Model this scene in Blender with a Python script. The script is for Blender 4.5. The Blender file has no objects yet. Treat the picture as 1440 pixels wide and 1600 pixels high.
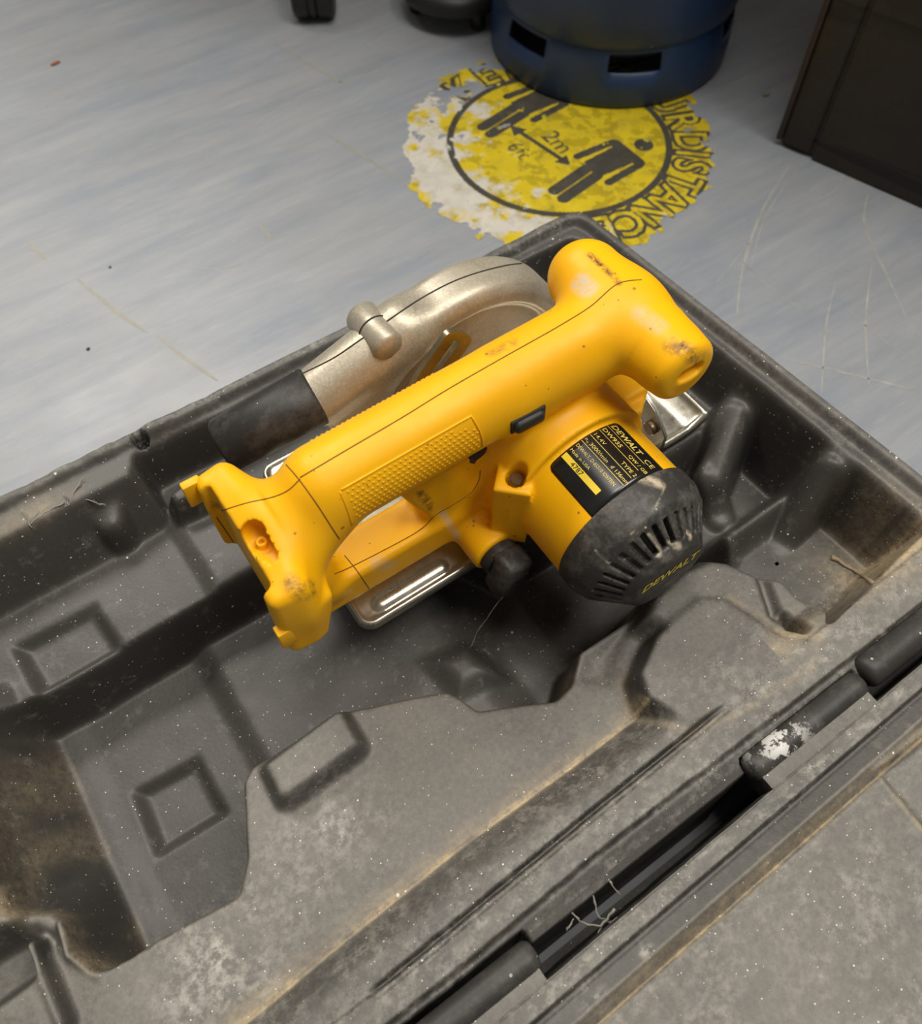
import bpy, bmesh, math, random
import numpy as np
from mathutils import Vector, Matrix
from mathutils.bvhtree import BVHTree
random.seed(7); rng = np.random.default_rng(7)
SC = bpy.context.scene; COL = SC.collection
# ------------------------------------------------------------------ camera
YAW, PITCH, ROLL = math.radians(33.98), math.radians(57.2), math.radians(-0.41)
FPX, CY = 1344.0, 740.0
CAM = np.array([0, 0, .506])
_f = np.array([math.sin(YAW)*math.cos(PITCH), math.cos(YAW)*math.cos(PITCH), -math.sin(PITCH)])
_r0 = np.array([math.cos(YAW), -math.sin(YAW), 0]); _u0 = np.cross(_r0, _f)
_r = _r0*math.cos(ROLL)+_u0*math.sin(ROLL); _u = -_r0*math.sin(ROLL)+_u0*math.cos(ROLL)
cd = bpy.data.cameras.new('camera'); cam = bpy.data.objects.new('camera', cd); COL.objects.link(cam)
M = Matrix.Identity(4)
for i in range(3): M[i][0], M[i][1], M[i][2], M[i][3] = _r[i], _u[i], -_f[i], CAM[i]
cam.matrix_world = M
cd.sensor_fit = 'HORIZONTAL'; cd.sensor_width = 36; cd.lens = FPX/1440*36
cd.shift_y = (CY-800)/1440; cd.clip_start = .02
cd.dof.use_dof = True; cd.dof.focus_distance = .43; cd.dof.aperture_fstop = 11
SC.camera = cam
# ------------------------------------------------------------------ light
W = bpy.data.worlds.new('room_ambient'); SC.world = W; W.use_nodes = True
W.node_tree.nodes['Background'].inputs[0].default_value = (1, .94, .86, 1)
W.node_tree.nodes['Background'].inputs[1].default_value = .17
def lamp(name, loc, target, sx, sy, power, col=(1, .95, .87)):
    l = bpy.data.lights.new(name, 'AREA'); l.shape = 'RECTANGLE'; l.size = sx; l.size_y = sy; l.energy = power; l.color = col
    o = bpy.data.objects.new(name, l); COL.objects.link(o); o.location = loc
    o.rotation_euler = (Vector(target)-Vector(loc)).to_track_quat('-Z', 'Y').to_euler()
    return o
lamp('ceiling_lamp', (0, 2.3, 2.4), (0, 2.1, 0), 1.2, .6, 70)
lamp('ceiling_lamp', (.32, .4, 2.5), (.32, .4, 0), .6, 1.2, 32)
lamp('ceiling_lamp', (1.0, -.55, 2.4), (.9, -.4, 0), 1.2, .6, 44)
SC.view_settings.view_transform = 'Standard'; SC.view_settings.look = 'None'
SC.view_settings.gamma = 1; SC.view_settings.use_curve_mapping = False
SC.view_settings.exposure = -0.17

# ------------------------------------------------------------------ helpers (millimetres)
def P(px, py, z):
    d = _f + _r*(px-720)/FPX - _u*(py-CY)/FPX
    t = (z/1000-CAM[2])/d[2]; p = CAM+d*t
    return (p[0]*1000, p[1]*1000)
def Py(px, py, y):
    d = _f + _r*(px-720)/FPX - _u*(py-CY)/FPX
    p = CAM+d*((y/1000-CAM[1])/d[1]); return tuple(p*1000)
def PP(pts, z): return [P(a, b, z) for a, b in pts]
def ray(px, py):
    d = _f + _r*(px-720)/FPX - _u*(py-CY)/FPX
    return Vector(CAM*1000), Vector(d).normalized()
def link_mesh(name, verts, faces, mat, parent=None, smooth=True):
    me = bpy.data.meshes.new(name)
    v = np.asarray(verts, dtype=np.float64)/1000
    me.from_pydata(v.tolist() if len(v) < 60000 else v.tolist(), [], faces if isinstance(faces, list) else faces.tolist())
    if mat: me.materials.append(mat)
    if smooth: me.polygons.foreach_set('use_smooth', [True]*len(me.polygons))
    me.update()
    o = bpy.data.objects.new(name, me); COL.objects.link(o)
    if parent: o.parent = parent
    return o
def from_bm(name, bm, mat, parent=None, smooth=True, sharp=None):
    for v in bm.verts: v.co = v.co/1000
    me = bpy.data.meshes.new(name); bm.to_mesh(me); bm.free()
    me.materials.append(mat)
    if smooth: me.polygons.foreach_set('use_smooth', [True]*len(me.polygons))
    if sharp: me.set_sharp_from_angle(angle=math.radians(sharp))
    o = bpy.data.objects.new(name, me); COL.objects.link(o)
    if parent: o.parent = parent
    return o
def empty(name, label, cat, group=None):
    o = bpy.data.objects.new(name, None); COL.objects.link(o); o.empty_display_size = .05
    return tag(o, label, cat, group)
def tag(o, label, cat, group=None):
    o['label'] = label; o['category'] = cat
    if group: o['group'] = group
    return o
def attr(o, name, vals):
    a = o.data.attributes.new(name, 'FLOAT', 'POINT'); a.data.foreach_set('value', np.asarray(vals, dtype=np.float32).ravel())
def box_bm(c, h, bev=1.0, seg=2, rot=None):
    bm = bmesh.new(); bmesh.ops.create_cube(bm, size=1)
    for v in bm.verts: v.co = Vector((v.co.x*2*h[0], v.co.y*2*h[1], v.co.z*2*h[2]))
    if bev: bmesh.ops.bevel(bm, geom=bm.edges[:], offset=bev, segments=seg, profile=.5, affect='EDGES')
    if rot is not None: bmesh.ops.rotate(bm, verts=bm.verts, cent=(0, 0, 0), matrix=rot)
    for v in bm.verts: v.co += Vector(c)
    return bm
def cyl_bm(a, b, r1, r2=None, seg=28, bev=.6, bm=None):
    a = Vector(a); b = Vector(b); r2 = r1 if r2 is None else r2
    d = b-a; q = d.to_track_quat('Z', 'Y'); L = d.length
    prof = [(0, 0), (max(r1-bev, 0), 0), (r1, min(bev, L/3)), (r2, L-min(bev, L/3)), (max(r2-bev, 0), L), (0, L)]
    bm = bm or bmesh.new(); rings = []
    for r, z in prof:
        if r == 0: rings.append([bm.verts.new(a+q@Vector((0, 0, z)))])
        else: rings.append([bm.verts.new(a+q@Vector((r*math.cos(t*2*math.pi/seg), r*math.sin(t*2*math.pi/seg), z))) for t in range(seg)])
    for A, B in zip(rings, rings[1:]):
        for i in range(seg):
            j = (i+1) % seg
            if len(A) == 1: bm.faces.new((A[0], B[j], B[i]))
            elif len(B) == 1: bm.faces.new((A[i], A[j], B[0]))
            else: bm.faces.new((A[i], A[j], B[j], B[i]))
    return bm
def lathe(prof, c, seg=96):
    vs, fs = [], []
    for r, z in prof:
        for k in range(seg):
            t = 2*math.pi*k/seg; vs.append((c[0]+r*math.cos(t), c[1]+r*math.sin(t), z))
    for i in range(len(prof)-1):
        for k in range(seg):
            j = (k+1) % seg; fs.append((i*seg+k, i*seg+j, (i+1)*seg+j, (i+1)*seg+k))
    return vs, fs
def tube(pts, r, seg=6, taper=None):
    vs, fs = [], []; pts = [Vector(p) for p in pts]; n = len(pts)
    for i, p in enumerate(pts):
        t = (pts[min(i+1, n-1)]-pts[max(i-1, 0)]).normalized()
        a = t.orthogonal().normalized() if i == 0 else (a-t*a.dot(t)).normalized()
        b = t.cross(a); rr = r if taper is None else r*taper[i]
        for k in range(seg):
            w = 2*math.pi*k/seg; vs.append(tuple(p+a*rr*math.cos(w)+b*rr*math.sin(w)))
    for i in range(n-1):
        for k in range(seg):
            j = (k+1) % seg; fs.append((i*seg+k, i*seg+j, (i+1)*seg+j, (i+1)*seg+k))
    fs.append(tuple(range(seg))[::-1]); fs.append(tuple((n-1)*seg+k for k in range(seg)))
    return vs, fs
def text_geo(s, size, bold=0, shear=0, sx=1.0):
    c = bpy.data.curves.new('txt', 'FONT'); c.body = s; c.size = size; c.offset = bold; c.shear = shear; c.resolution_u = 3
    o = bpy.data.objects.new('txt', c); COL.objects.link(o)
    dg = bpy.context.evaluated_depsgraph_get(); e = o.evaluated_get(dg); m = e.to_mesh(); m.calc_loop_triangles()
    v = np.array([x.co[:2] for x in m.vertices]).reshape(-1, 2)*[sx, 1]; f = [tuple(t.vertices) for t in m.loop_triangles]
    e.to_mesh_clear(); bpy.data.objects.remove(o); bpy.data.curves.remove(c)
    return v, f
def vnoise(shape, cell, seed):   # smooth value noise on a grid
    r = np.random.default_rng(seed); nx, ny = int(shape[0]/cell)+3, int(shape[1]/cell)+3
    g = r.random((nx, ny)); x = np.arange(shape[0])/cell; y = np.arange(shape[1])/cell
    xi = x.astype(int); yi = y.astype(int); fx = x-xi; fy = y-yi
    fx = (fx*fx*(3-2*fx))[:, None]; fy = (fy*fy*(3-2*fy))[None]
    a = g[np.ix_(xi, yi)]; b = g[np.ix_(xi+1, yi)]; c = g[np.ix_(xi, yi+1)]; d = g[np.ix_(xi+1, yi+1)]
    return (a*(1-fx)+b*fx)*(1-fy)+(c*(1-fx)+d*fx)*fy
def fbm(shape, cell, seed, oct=4):
    s = 0; a = 1; t = 0
    for k in range(oct):
        s = s+a*vnoise(shape, max(cell/2**k, 1.01), seed+k); t += a; a *= .55
    return s/t

# ------------------------------------------------------------------ materials
class NT:
    def __init__(s, name):
        s.m = bpy.data.materials.new(name); s.m.use_nodes = True; s.t = s.m.node_tree; s.b = s.t.nodes['Principled BSDF']
        s.co = s.n('ShaderNodeTexCoord').outputs['Object']
    def n(s, ty, **k):
        x = s.t.nodes.new(ty)
        for a, v in k.items(): setattr(x, a, v)
        return x
    def set(s, node, key, v):
        i = node.inputs[key]
        if hasattr(v, 'is_output'): s.t.links.new(v, i)
        else:
            if i.type == 'RGBA' and not isinstance(v, (int, float)) and len(v) == 3: v = (*v, 1)
            i.default_value = v
    def scaled(s, sc, rot=(0, 0, 0)):
        x = s.n('ShaderNodeMapping'); s.set(x, 'Vector', s.co); x.inputs['Scale'].default_value = sc; x.inputs['Rotation'].default_value = rot
        return x.outputs[0]
    def noise(s, scale, detail=4, rough=.6, vec=None, dist=0):
        x = s.n('ShaderNodeTexNoise'); s.set(x, 'Vector', vec or s.co); s.set(x, 'Scale', scale); s.set(x, 'Detail', detail); s.set(x, 'Roughness', rough); s.set(x, 'Distortion', dist)
        return x.outputs['Fac']
    def ramp(s, fac, a, b, lo=0., hi=1.):
        x = s.n('ShaderNodeMapRange'); s.set(x, 'Value', fac); s.set(x, 1, a); s.set(x, 2, b); s.set(x, 3, lo); s.set(x, 4, hi)
        return x.outputs[0]
    def math(s, op, a, b=0.):
        x = s.n('ShaderNodeMath', operation=op); s.set(x, 0, a); s.set(x, 1, b); return x.outputs[0]
    def mix(s, fac, a, b):
        x = s.n('ShaderNodeMix', data_type='RGBA'); s.set(x, 0, fac); s.set(x, 6, a); s.set(x, 7, b); return x.outputs[2]
    def attr(s, name):
        x = s.n('ShaderNodeAttribute'); x.attribute_name = name; return x.outputs['Fac']
    def specks(s, scale, size, keep, seedrot=0.0):
        x = s.n('ShaderNodeTexVoronoi'); s.set(x, 'Vector', s.scaled((1, 1, 1), (seedrot, seedrot*.7, seedrot*.3))); s.set(x, 'Scale', scale)
        y = s.n('ShaderNodeSeparateColor'); s.set(y, 0, x.outputs['Color'])
        sz = s.math('MULTIPLY', y.outputs[1], size)
        a = s.math('LESS_THAN', x.outputs['Distance'], sz); b = s.math('GREATER_THAN', y.outputs[0], 1-keep)
        return s.math('MULTIPLY', a, b)
    def up(s):
        g = s.n('ShaderNodeNewGeometry'); x = s.n('ShaderNodeSeparateXYZ'); s.set(x, 0, g.outputs['Normal']); return x.outputs[2]
    def bump(s, h, strength=.3, dist=.001):
        x = s.n('ShaderNodeBump'); s.set(x, 'Height', h); s.set(x, 'Strength', strength); s.set(x, 'Distance', dist)
        s.t.links.new(x.outputs[0], s.b.inputs['Normal'])
    def fin(s, col, rough, metal=0., spec=.5):
        s.set(s.b, 'Base Color', col); s.set(s.b, 'Roughness', rough); s.set(s.b, 'Metallic', metal); s.set(s.b, 'Specular IOR Level', spec); return s.m

def m_tray():
    n = NT('dusty_charcoal_plastic')
    big = n.noise(14, 5, .6); fine = n.noise(380, 6, .75); mid = n.noise(85, 7, .75)
    up = n.ramp(n.up(), .25, .95)
    d = n.math('MULTIPLY', n.ramp(n.math('ADD', n.math('MULTIPLY', big, .5), n.math('MULTIPLY', fine, .5)), .22, .62), n.math('MULTIPLY', up, n.ramp(n.attr('toned_down'), 0, 1, 1, .22)))
    c = n.mix(d, (.036, .034, .031), (.205, .194, .172))
    c = n.mix(n.math('MULTIPLY', n.ramp(mid, .56, .78), .35), c, (.33, .31, .27))
    c = n.mix(n.math('MULTIPLY', n.attr('pale'), n.ramp(n.noise(180, 3, .8), .42, .62)), c, (.50, .475, .42))
    c = n.mix(n.math('MULTIPLY', n.attr('dust'), n.ramp(n.noise(220, 4, .8), .25, .6)), c, (.46, .36, .22))
    sp = n.math('MAXIMUM', n.math('MAXIMUM', n.specks(420, .18, .12), n.specks(700, .22, .10, .6)), n.specks(130, .13, .10, 1.1))
    c = n.mix(n.math('MULTIPLY', sp, .85), c, (.80, .77, .70))
    n.bump(n.math('ADD', n.noise(500, 3, .6), n.math('MULTIPLY', n.noise(60, 3, .6), 1.5)), .22, .0006)
    return n.fin(c, n.ramp(d, 0, 1, .42, .72), 0, .45)
def m_yellow():
    n = NT('scuffed_yellow_plastic')
    big = n.noise(35, 4, .6)
    c = n.mix(n.ramp(big, .35, .7), (.93, .48, .003), (.90, .43, .004))
    c = n.mix(n.math('MULTIPLY', n.ramp(n.noise(90, 6, .75), .66, .78), .6), c, (.33, .17, .03))
    c = n.mix(n.math('MULTIPLY', n.math('MAXIMUM', n.specks(150, .16, .16), n.specks(330, .2, .10, .5)), .7), c, (.22, .10, .02))
    c = n.mix(n.math('MULTIPLY', n.specks(120, .10, .05, .8), .6), c, (.75, .62, .42))
    c = n.mix(n.math('MULTIPLY', n.attr('dark'), n.ramp(n.noise(260, 4, .8), .38, .58)), c, (.09, .05, .025))
    c = n.mix(n.math('MULTIPLY', n.attr('pale'), n.ramp(n.noise(200, 4, .8), .32, .5)), c, (.60, .50, .36))
    n.bump(n.noise(700, 2, .6), .10, .0004)
    return n.fin(c, n.ramp(big, .3, .7, .38, .52), 0, .3)
def m_black(name='scuffed_black_plastic', base=(.020, .019, .018), scuff=.5, pale=(.62, .53, .38), psc=160):
    n = NT(name)
    c = n.mix(n.math('MULTIPLY', n.ramp(n.noise(55, 7, .75), .48, .74), scuff), base, (.20, .185, .165))
    c = n.mix(n.math('MULTIPLY', n.specks(230, .16, .14), .7), c, (.5, .47, .40))
    c = n.mix(n.math('MULTIPLY', n.attr('pale'), n.ramp(n.noise(psc, 4, .7), .50 if psc < 150 else .36, .55)), c, pale)
    n.bump(n.noise(420, 3, .6), .2, .0005)
    return n.fin(c, .5, 0, .4)
def m_silver():
    n = NT('worn_silver_paint')
    c = n.mix(n.ramp(n.noise(45, 6, .7), .35, .7), (.50, .45, .35), (.36, .32, .245))
    c = n.mix(n.math('MULTIPLY', n.ramp(n.noise(700, 2, .5), .5, .62), .35), c, (.62, .58, .48))
    c = n.mix(n.math('MULTIPLY', n.ramp(n.noise(60, 5, .8, n.scaled((1, 1, 1), (.5, .2, 0))), .66, .76), .6), c, (.24, .13, .07))
    n.bump(n.noise(300, 4, .7), .22, .0006)
    return n.fin(c, .42, .45, .5)
def m_steel(name='greasy_zinc_steel', col=(.62, .59, .50), rust=.3):
    n = NT(name)
    c = n.mix(n.ramp(n.noise(40, 5, .7), .4, .75), col, tuple(x*.62 for x in col))
    c = n.mix(n.math('MULTIPLY', n.ramp(n.noise(75, 6, .8), .60, .74), rust), c, (.22, .11, .04))
    n.bump(n.noise(350, 4, .7), .12, .0004)
    return n.fin(c, n.ramp(n.noise(60, 4, .7), .3, .7, .22, .42), .92)
def m_plain(name, col, rough=.5, metal=0., var=.25, scale=60, spec=.5):
    n = NT(name); c = n.mix(n.ramp(n.noise(scale, 5, .7), .35, .7), col, tuple(x*(1-var) for x in col))
    return n.fin(c, rough, metal, spec)
def m_floor():
    n = NT('streaked_blue_grey_lino'); v = n.scaled((5, 42, 1), (0, 0, math.radians(4)))
    v2 = n.scaled((1.6, 14, 1), (0, 0, math.radians(2)))
    c = n.mix(n.ramp(n.noise(1.0, 6, .72, v, .4), .34, .68), (.222, .246, .284), (.308, .322, .340))
    c = n.mix(n.math('MULTIPLY', n.ramp(n.noise(1.2, 6, .75, v2, .6), .56, .74), .45), c, (.165, .19, .24))
    c = n.mix(n.math('MULTIPLY', n.ramp(n.noise(6, 6, .7), .45, .7), .45), c, (.30, .29, .27))
    c = n.mix(n.math('MULTIPLY', n.ramp(n.noise(2.5, 5, .75, v, .3), .60, .74), .4), c, (.43, .425, .40))
    c = n.mix(n.math('MULTIPLY', n.ramp(n.noise(30, 5, .75, n.scaled((.5, 1.6, 1), (0, 0, math.radians(6)))), .52, .72), .3), c, (.38, .38, .375))
    n.bump(n.noise(160, 4, .7), .06, .001)
    return n.fin(c, n.ramp(n.noise(9, 4, .6), .3, .7, .38, .52), 0, .5)
def m_blue():
    n = NT('chipped_blue_enamel')
    c = n.mix(n.ramp(n.noise(12, 5, .6), .35, .7), (.014, .042, .115), (.022, .037, .075))
    c = n.mix(n.math('MULTIPLY', n.ramp(n.noise(34, 6, .75), .62, .74), .55), c, (.09, .075, .06))
    c = n.mix(n.math('MULTIPLY', n.specks(30, .10, .25), .7), c, (.30, .30, .28))
    c = n.mix(n.math('MULTIPLY', n.ramp(n.noise(26, 5, .8, n.scaled((1, 1, .5), (.9, 0, .4))), .68, .74), .7), c, (.20, .08, .04))
    n.bump(n.noise(40, 4, .6), .15, .002)
    return n.fin(c, .38, 0, .5)
def m_crate():
    n = NT('creased_dark_brown_vinyl')
    v = n.scaled((2.5, 2.5, 42), (.05, .02, 0)); h = n.noise(1, 3, .5, v, .8)
    c = n.mix(n.ramp(n.noise(14, 4, .6), .35, .7), (.040, .028, .016), (.026, .020, .014))
    c = n.mix(n.math('MULTIPLY', n.ramp(h, .56, .64), .75), c, (.008, .006, .005))
    c = n.mix(n.math('MULTIPLY', n.specks(25, .08, .2), .6), c, (.25, .22, .18))
    n.bump(n.math('ADD', n.math('MULTIPLY', h, 1.5), n.noise(220, 3, .6)), .35, .002)
    return n.fin(c, .55, 0, .4)
def m_vcol(name, rough=.5):
    n = NT(name); a = n.n('ShaderNodeVertexColor'); a.layer_name = 'print'
    c = n.mix(n.math('MULTIPLY', n.ramp(n.noise(60, 6, .75), .5, .75), .45), a.outputs[0], (.16, .13, .07))
    return n.fin(c, rough, 0, .4)
TRAY = m_tray(); YEL = m_yellow(); BLK = m_black(); SIL = m_silver(); STEEL = m_steel()
RUB = m_black('dusty_black_rubber', (.022, .020, .018), .35)
ZINC = m_steel('dull_zinc_plate', (.55, .54, .47), .45); RUST = m_steel('rusty_steel', (.30, .22, .14), .9)
GROOVE = m_plain('dark_groove', (.20, .085, .008), .8); GROOVEG = m_plain('dark_grey_groove', (.03, .027, .022), .8)
DIRT = m_plain('sandy_dirt', (.32, .24, .15), .95, 0, .5, 300); LABELM = m_plain('glossy_black_label', (.012, .012, .012), .22, 0, .4, 90)
PRINT = m_plain('yellow_label_print', (.80, .60, .12), .4, 0, .2); PRINTB = m_plain('bright_yellow_label_bar', (.85, .62, .03), .4, 0, .1)
INK = m_plain('black_label_ink', (.02, .02, .015), .4)

# ------------------------------------------------------------------ floor
FLOOR = link_mesh('floor', [(-2500, -2500, 0), (3500, -2500, 0), (3500, 3500, 0), (-2500, 3500, 0)], [(0, 1, 2, 3)], m_floor(), None, False)
FLOOR['kind'] = 'structure'
SCUFF = m_plain('pale_scuff', (.40, .395, .375), .5, 0, .35, 60); SCUFFY = m_plain('yellowish_scuff', (.315, .305, .265), .5, 0, .2, 60)
def scuff(pix, w, mat=SCUFF):
    pts = PP(pix, 0); fine = []
    for i in range(len(pts)-1):
        p0 = pts[max(i-1, 0)]; p1 = pts[i]; p2 = pts[i+1]; p3 = pts[min(i+2, len(pts)-1)]
        for t in np.linspace(0, 1, 10, endpoint=(i == len(pts)-2)):
            fine.append([.5*(2*p1[k]+(p2[k]-p0[k])*t+(2*p0[k]-5*p1[k]+4*p2[k]-p3[k])*t*t+(3*p1[k]-p0[k]-3*p2[k]+p3[k])*t**3) for k in (0, 1)])
    vs, fs = [], []
    for i, p in enumerate(fine):
        a = fine[max(i-1, 0)]; b = fine[min(i+1, len(fine)-1)]; dx, dy = b[0]-a[0], b[1]-a[1]; L = math.hypot(dx, dy) or 1
        ww = w*(.35+.65*math.sin(math.pi*(i+.5)/len(fine)))*(.7+.6*random.random())/2
        vs += [(p[0]-dy/L*ww, p[1]+dx/L*ww, .12), (p[0]+dy/L*ww, p[1]-dx/L*ww, .12)]
    for i in range(len(fine)-1): fs.append((2*i, 2*i+1, 2*i+3, 2*i+2))
    link_mesh('scuff_mark', vs, fs, mat, FLOOR, False)
for pix, w in [([(1235, 255), (1190, 330), (1160, 420), (1150, 505)], 2.2), ([(1245, 265), (1195, 340), (1170, 430)], 1.2), ([(1358, 295), (1350, 350), (1385, 430), (1415, 495)], 2.0), ([(1362, 410), (1352, 500), (1357, 600)], 1.6), ([(1305, 440), (1290, 510), (1283, 615)], 1.4), ([(1222, 560), (1300, 578), (1440, 612)], 2.0), ([(1210, 330), (1300, 300), (1330, 240)], .8), ([(1150, 400), (1230, 470), (1300, 490)], .8), ([(620, 100), (470, 150), (390, 200)], 1.0), ([(280, 415), (340, 420), (420, 405)], .8), ([(1320, 480), (1390, 540), (1440, 560)], .9), ([(1170, 380), (1120, 440)], 1.0)]:
    scuff(pix, w)
for pix, w in [([(120, 435), (180, 485), (230, 520)], 4), ([(245, 525), (290, 560), (340, 595)], 3), ([(405, 350), (425, 375)], 4), ([(430, 70), (500, 110), (545, 135)], 3), ([(510, 210), (570, 245), (640, 290)], 3), ([(45, 380), (70, 405)], 4)]:
    scuff(pix, w, SCUFFY)

# ------------------------------------------------------------------ floor sticker
def build_sticker():
    c = (465.3, 523.0); R = 145.0; N = 420; st = 2*R*1.04/N
    g = (np.arange(N)+.5)*st-R*1.04
    SX, UP = np.meshgrid(g, g, indexing='ij')      # sx = reading right (-Y), up = +X
    sx = SX/R; up = UP/R; rr = np.hypot(sx, up)
    dark = np.abs(rr-.70) < .022
    def poly(pts):
        m = np.zeros(sx.shape, bool); n = len(pts)
        for i in range(n):
            (x1, y1), (x2, y2) = pts[i], pts[(i+1) % n]
            if y1 == y2: continue
            m ^= ((y1 > up) != (y2 > up)) & (sx < (x2-x1)*(up-y1)/(y2-y1)+x1)
        return m
    def seg(a, b, w):
        ax, ay = a; dx, dy = b[0]-ax, b[1]-ay; t = np.clip(((sx-ax)*dx+(up-ay)*dy)/(dx*dx+dy*dy), 0, 1)
        return np.hypot(sx-ax-t*dx, up-ay-t*dy) < w
    def man(x, mirror=1):
        k = .06
        d = np.hypot(sx-x+.0, up-.42) < .062
        d |= poly([(x-.10, .30), (x+.10, .30), (x+.085, -.02), (x-.085, -.02)])
        d |= seg((x-.045+k*.3, -.02), (x-.035+k, -.32), .040) | seg((x+.045+k*.3, -.02), (x+.055+k, -.32), .040)
        d |= seg((x-.135, .27), (x-.15, .0), .028) | seg((x+.135, .27), (x+.155, .0), .028) | seg((x-.12, .28), (x+.12, .28), .035)
        return d
    dark |= man(.34) | man(-.42)
    dark |= seg((-.23, -.155), (.16, -.10), .016) | poly([(-.31, -.165), (-.21, -.10), (-.20, -.21)]) | poly([(.24, -.09), (.14, -.05), (.15, -.155)])
    def raster(v, f, tgt):
        for t in f:
            p = v[list(t)]; x0, y0 = p.min(0)-st; x1, y1 = p.max(0)+st
            i0, i1 = np.searchsorted(g, [x0, x1]); j0, j1 = np.searchsorted(g, [y0, y1])
            X = SX[i0:i1, j0:j1]; Y = UP[i0:i1, j0:j1]
            if X.size == 0: continue
            s = [(p[(k+1) % 3][0]-p[k][0])*(Y-p[k][1])-(p[(k+1) % 3][1]-p[k][1])*(X-p[k][0]) for k in range(3)]
            tgt[i0:i1, j0:j1] |= ((s[0] >= 0) & (s[1] >= 0) & (s[2] >= 0)) | ((s[0] <= 0) & (s[1] <= 0) & (s[2] <= 0))
    v, f = text_geo('2m', 26); raster(v-v.mean(0)+[0, -.01*R], f, dark)
    v, f = text_geo('6ft', 22); raster(v-v.mean(0)+[-.06*R, -.27*R], f, dark)
    letters = np.zeros(sx.shape, bool); outline = np.zeros(sx.shape, bool)
    for ch, a in zip('KEEPYOURDISTANCE', (-102, -88, -74, -60, -30, -14, 6, 21, 35, 43.5, 52, 64, 75, 87, 99, 110)):
        v, f = text_geo(ch, 44, 0.2); v = v-[(v[:, 0].min()+v[:, 0].max())/2, v[:, 1].min()]
        w, f2 = text_geo(ch, 44, 3.6); w = w-[(w[:, 0].min()+w[:, 0].max())/2, w[:, 1].min()+3.4]
        t = math.radians(a); rot = np.array([[math.cos(t), -math.sin(t)], [math.sin(t), math.cos(t)]])
        for q, fq, tg in ((v, f, letters), (w, f2, outline)):
            raster((q*[.88, 1]+[0, .745*R])@rot, fq, tg)
    dark |= outline; dark &= ~letters
    n1 = fbm(sx.shape, 46, 11, 5); n2 = fbm(sx.shape, 16, 31, 4); n3 = fbm(sx.shape, 70, 51, 4)
    # wear: the near-left side is worn to the white backing, its rim flaked away
    worn = np.clip((-up*.62-sx*.08+.27)+(rr-.6)*.42, 0, 1)
    white = (n1*.55+n2*.45) > (.80-.50*worn)
    worn2 = np.clip(rr-.8, 0, .25)*1.2
    edge = rr+(n2-.5)*.16+(n1-.5)*.12
    gone = (edge > .985) | ((n2*.6+n3*.4) > .735-worn2*.35)
    gone |= (rr > .72) & (up < .25) & (sx < -.45) & (n1 > .60)
    white |= (edge > .93) & (n3 > .42)
    dark &= ~(n2 > .75)
    yel = np.stack([.62+.16*(n2-.5), .47+.14*(n2-.5), .015+0*n2], -1)
    col = yel; dirty = (fbm(sx.shape, 12, 77, 4) > .56)[..., None]
    col = np.where(dirty, col*.72, col)
    wcol = np.array([.60, .57, .50])*(0.85+.3*(n2[..., None]-.3)); k = np.clip((n1*.55+n2*.45-(.80-.50*worn))*9, 0, 1)[..., None]
    col = np.where(white[..., None], col*(1-k)+wcol*k, col)
    col = np.where(dark[..., None], np.array([.045, .040, .030])+.03*n2[..., None], col)
    keep = ~gone
    idx = -np.ones((N+1, N+1), int); vm = np.zeros((N+1, N+1), bool)
    for a in (0, 1):
        for b in (0, 1): vm[a:N+a, b:N+b] |= keep
    idx[vm] = np.arange(vm.sum()); gi, gj = np.nonzero(vm)
    e = np.arange(N+1)*st-R*1.04
    verts = np.stack([c[0]+e[gj], c[1]-e[gi], np.full(len(gi), .35)], 1)
    fi, fj = np.nonzero(keep)
    F = np.stack([idx[fi, fj], idx[fi+1, fj], idx[fi+1, fj+1], idx[fi, fj+1]], 1)
    o = link_mesh('floor_sticker', verts, F, m_vcol('worn_sticker_print', .45), None, False)
    ca = o.data.color_attributes.new('print', 'FLOAT_COLOR', 'CORNER')
    cc = np.ones((len(F), 4, 4), np.float32); cc[:, :, :3] = np.clip(col[fi, fj], 0, 1)[:, None, :]
    ca.data.foreach_set('color', cc.ravel())
    tag(o, 'round yellow social distancing floor sticker, flaked and partly under the blue cylinder', 'sticker')
build_sticker()

# ------------------------------------------------------------------ the open case: moulded tray as a height field
def sdpoly(X, Y, pts):
    d = np.full(X.shape, 1e9); ins = np.zeros(X.shape, bool); n = len(pts)
    for i in range(n):
        x1, y1 = pts[i]; x2, y2 = pts[(i+1) % n]; dx, dy = x2-x1, y2-y1
        t = np.clip(((X-x1)*dx+(Y-y1)*dy)/(dx*dx+dy*dy+1e-9), 0, 1)
        d = np.minimum(d, np.hypot(X-x1-t*dx, Y-y1-t*dy))
        if y1 != y2: ins ^= ((y1 > Y) != (y2 > Y)) & (X < (x2-x1)*(Y-y1)/(y2-y1)+x1)
    return np.where(ins, d, -d)
def sdline(X, Y, pts):
    d = np.full(X.shape, 1e9)
    for (x1, y1), (x2, y2) in zip(pts, pts[1:]):
        dx, dy = x2-x1, y2-y1; t = np.clip(((X-x1)*dx+(Y-y1)*dy)/(dx*dx+dy*dy+1e-9), 0, 1)
        d = np.minimum(d, np.hypot(X-x1-t*dx, Y-y1-t*dy))
    return d
def sst(t): t = np.clip(t, 0, 1); return t*t*(3-2*t)
def lin(t): return np.clip(t, 0, 1)
def setz(Z, d, h, w, f=lin): s = f(d/w); return Z*(1-s)+h*s
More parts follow.
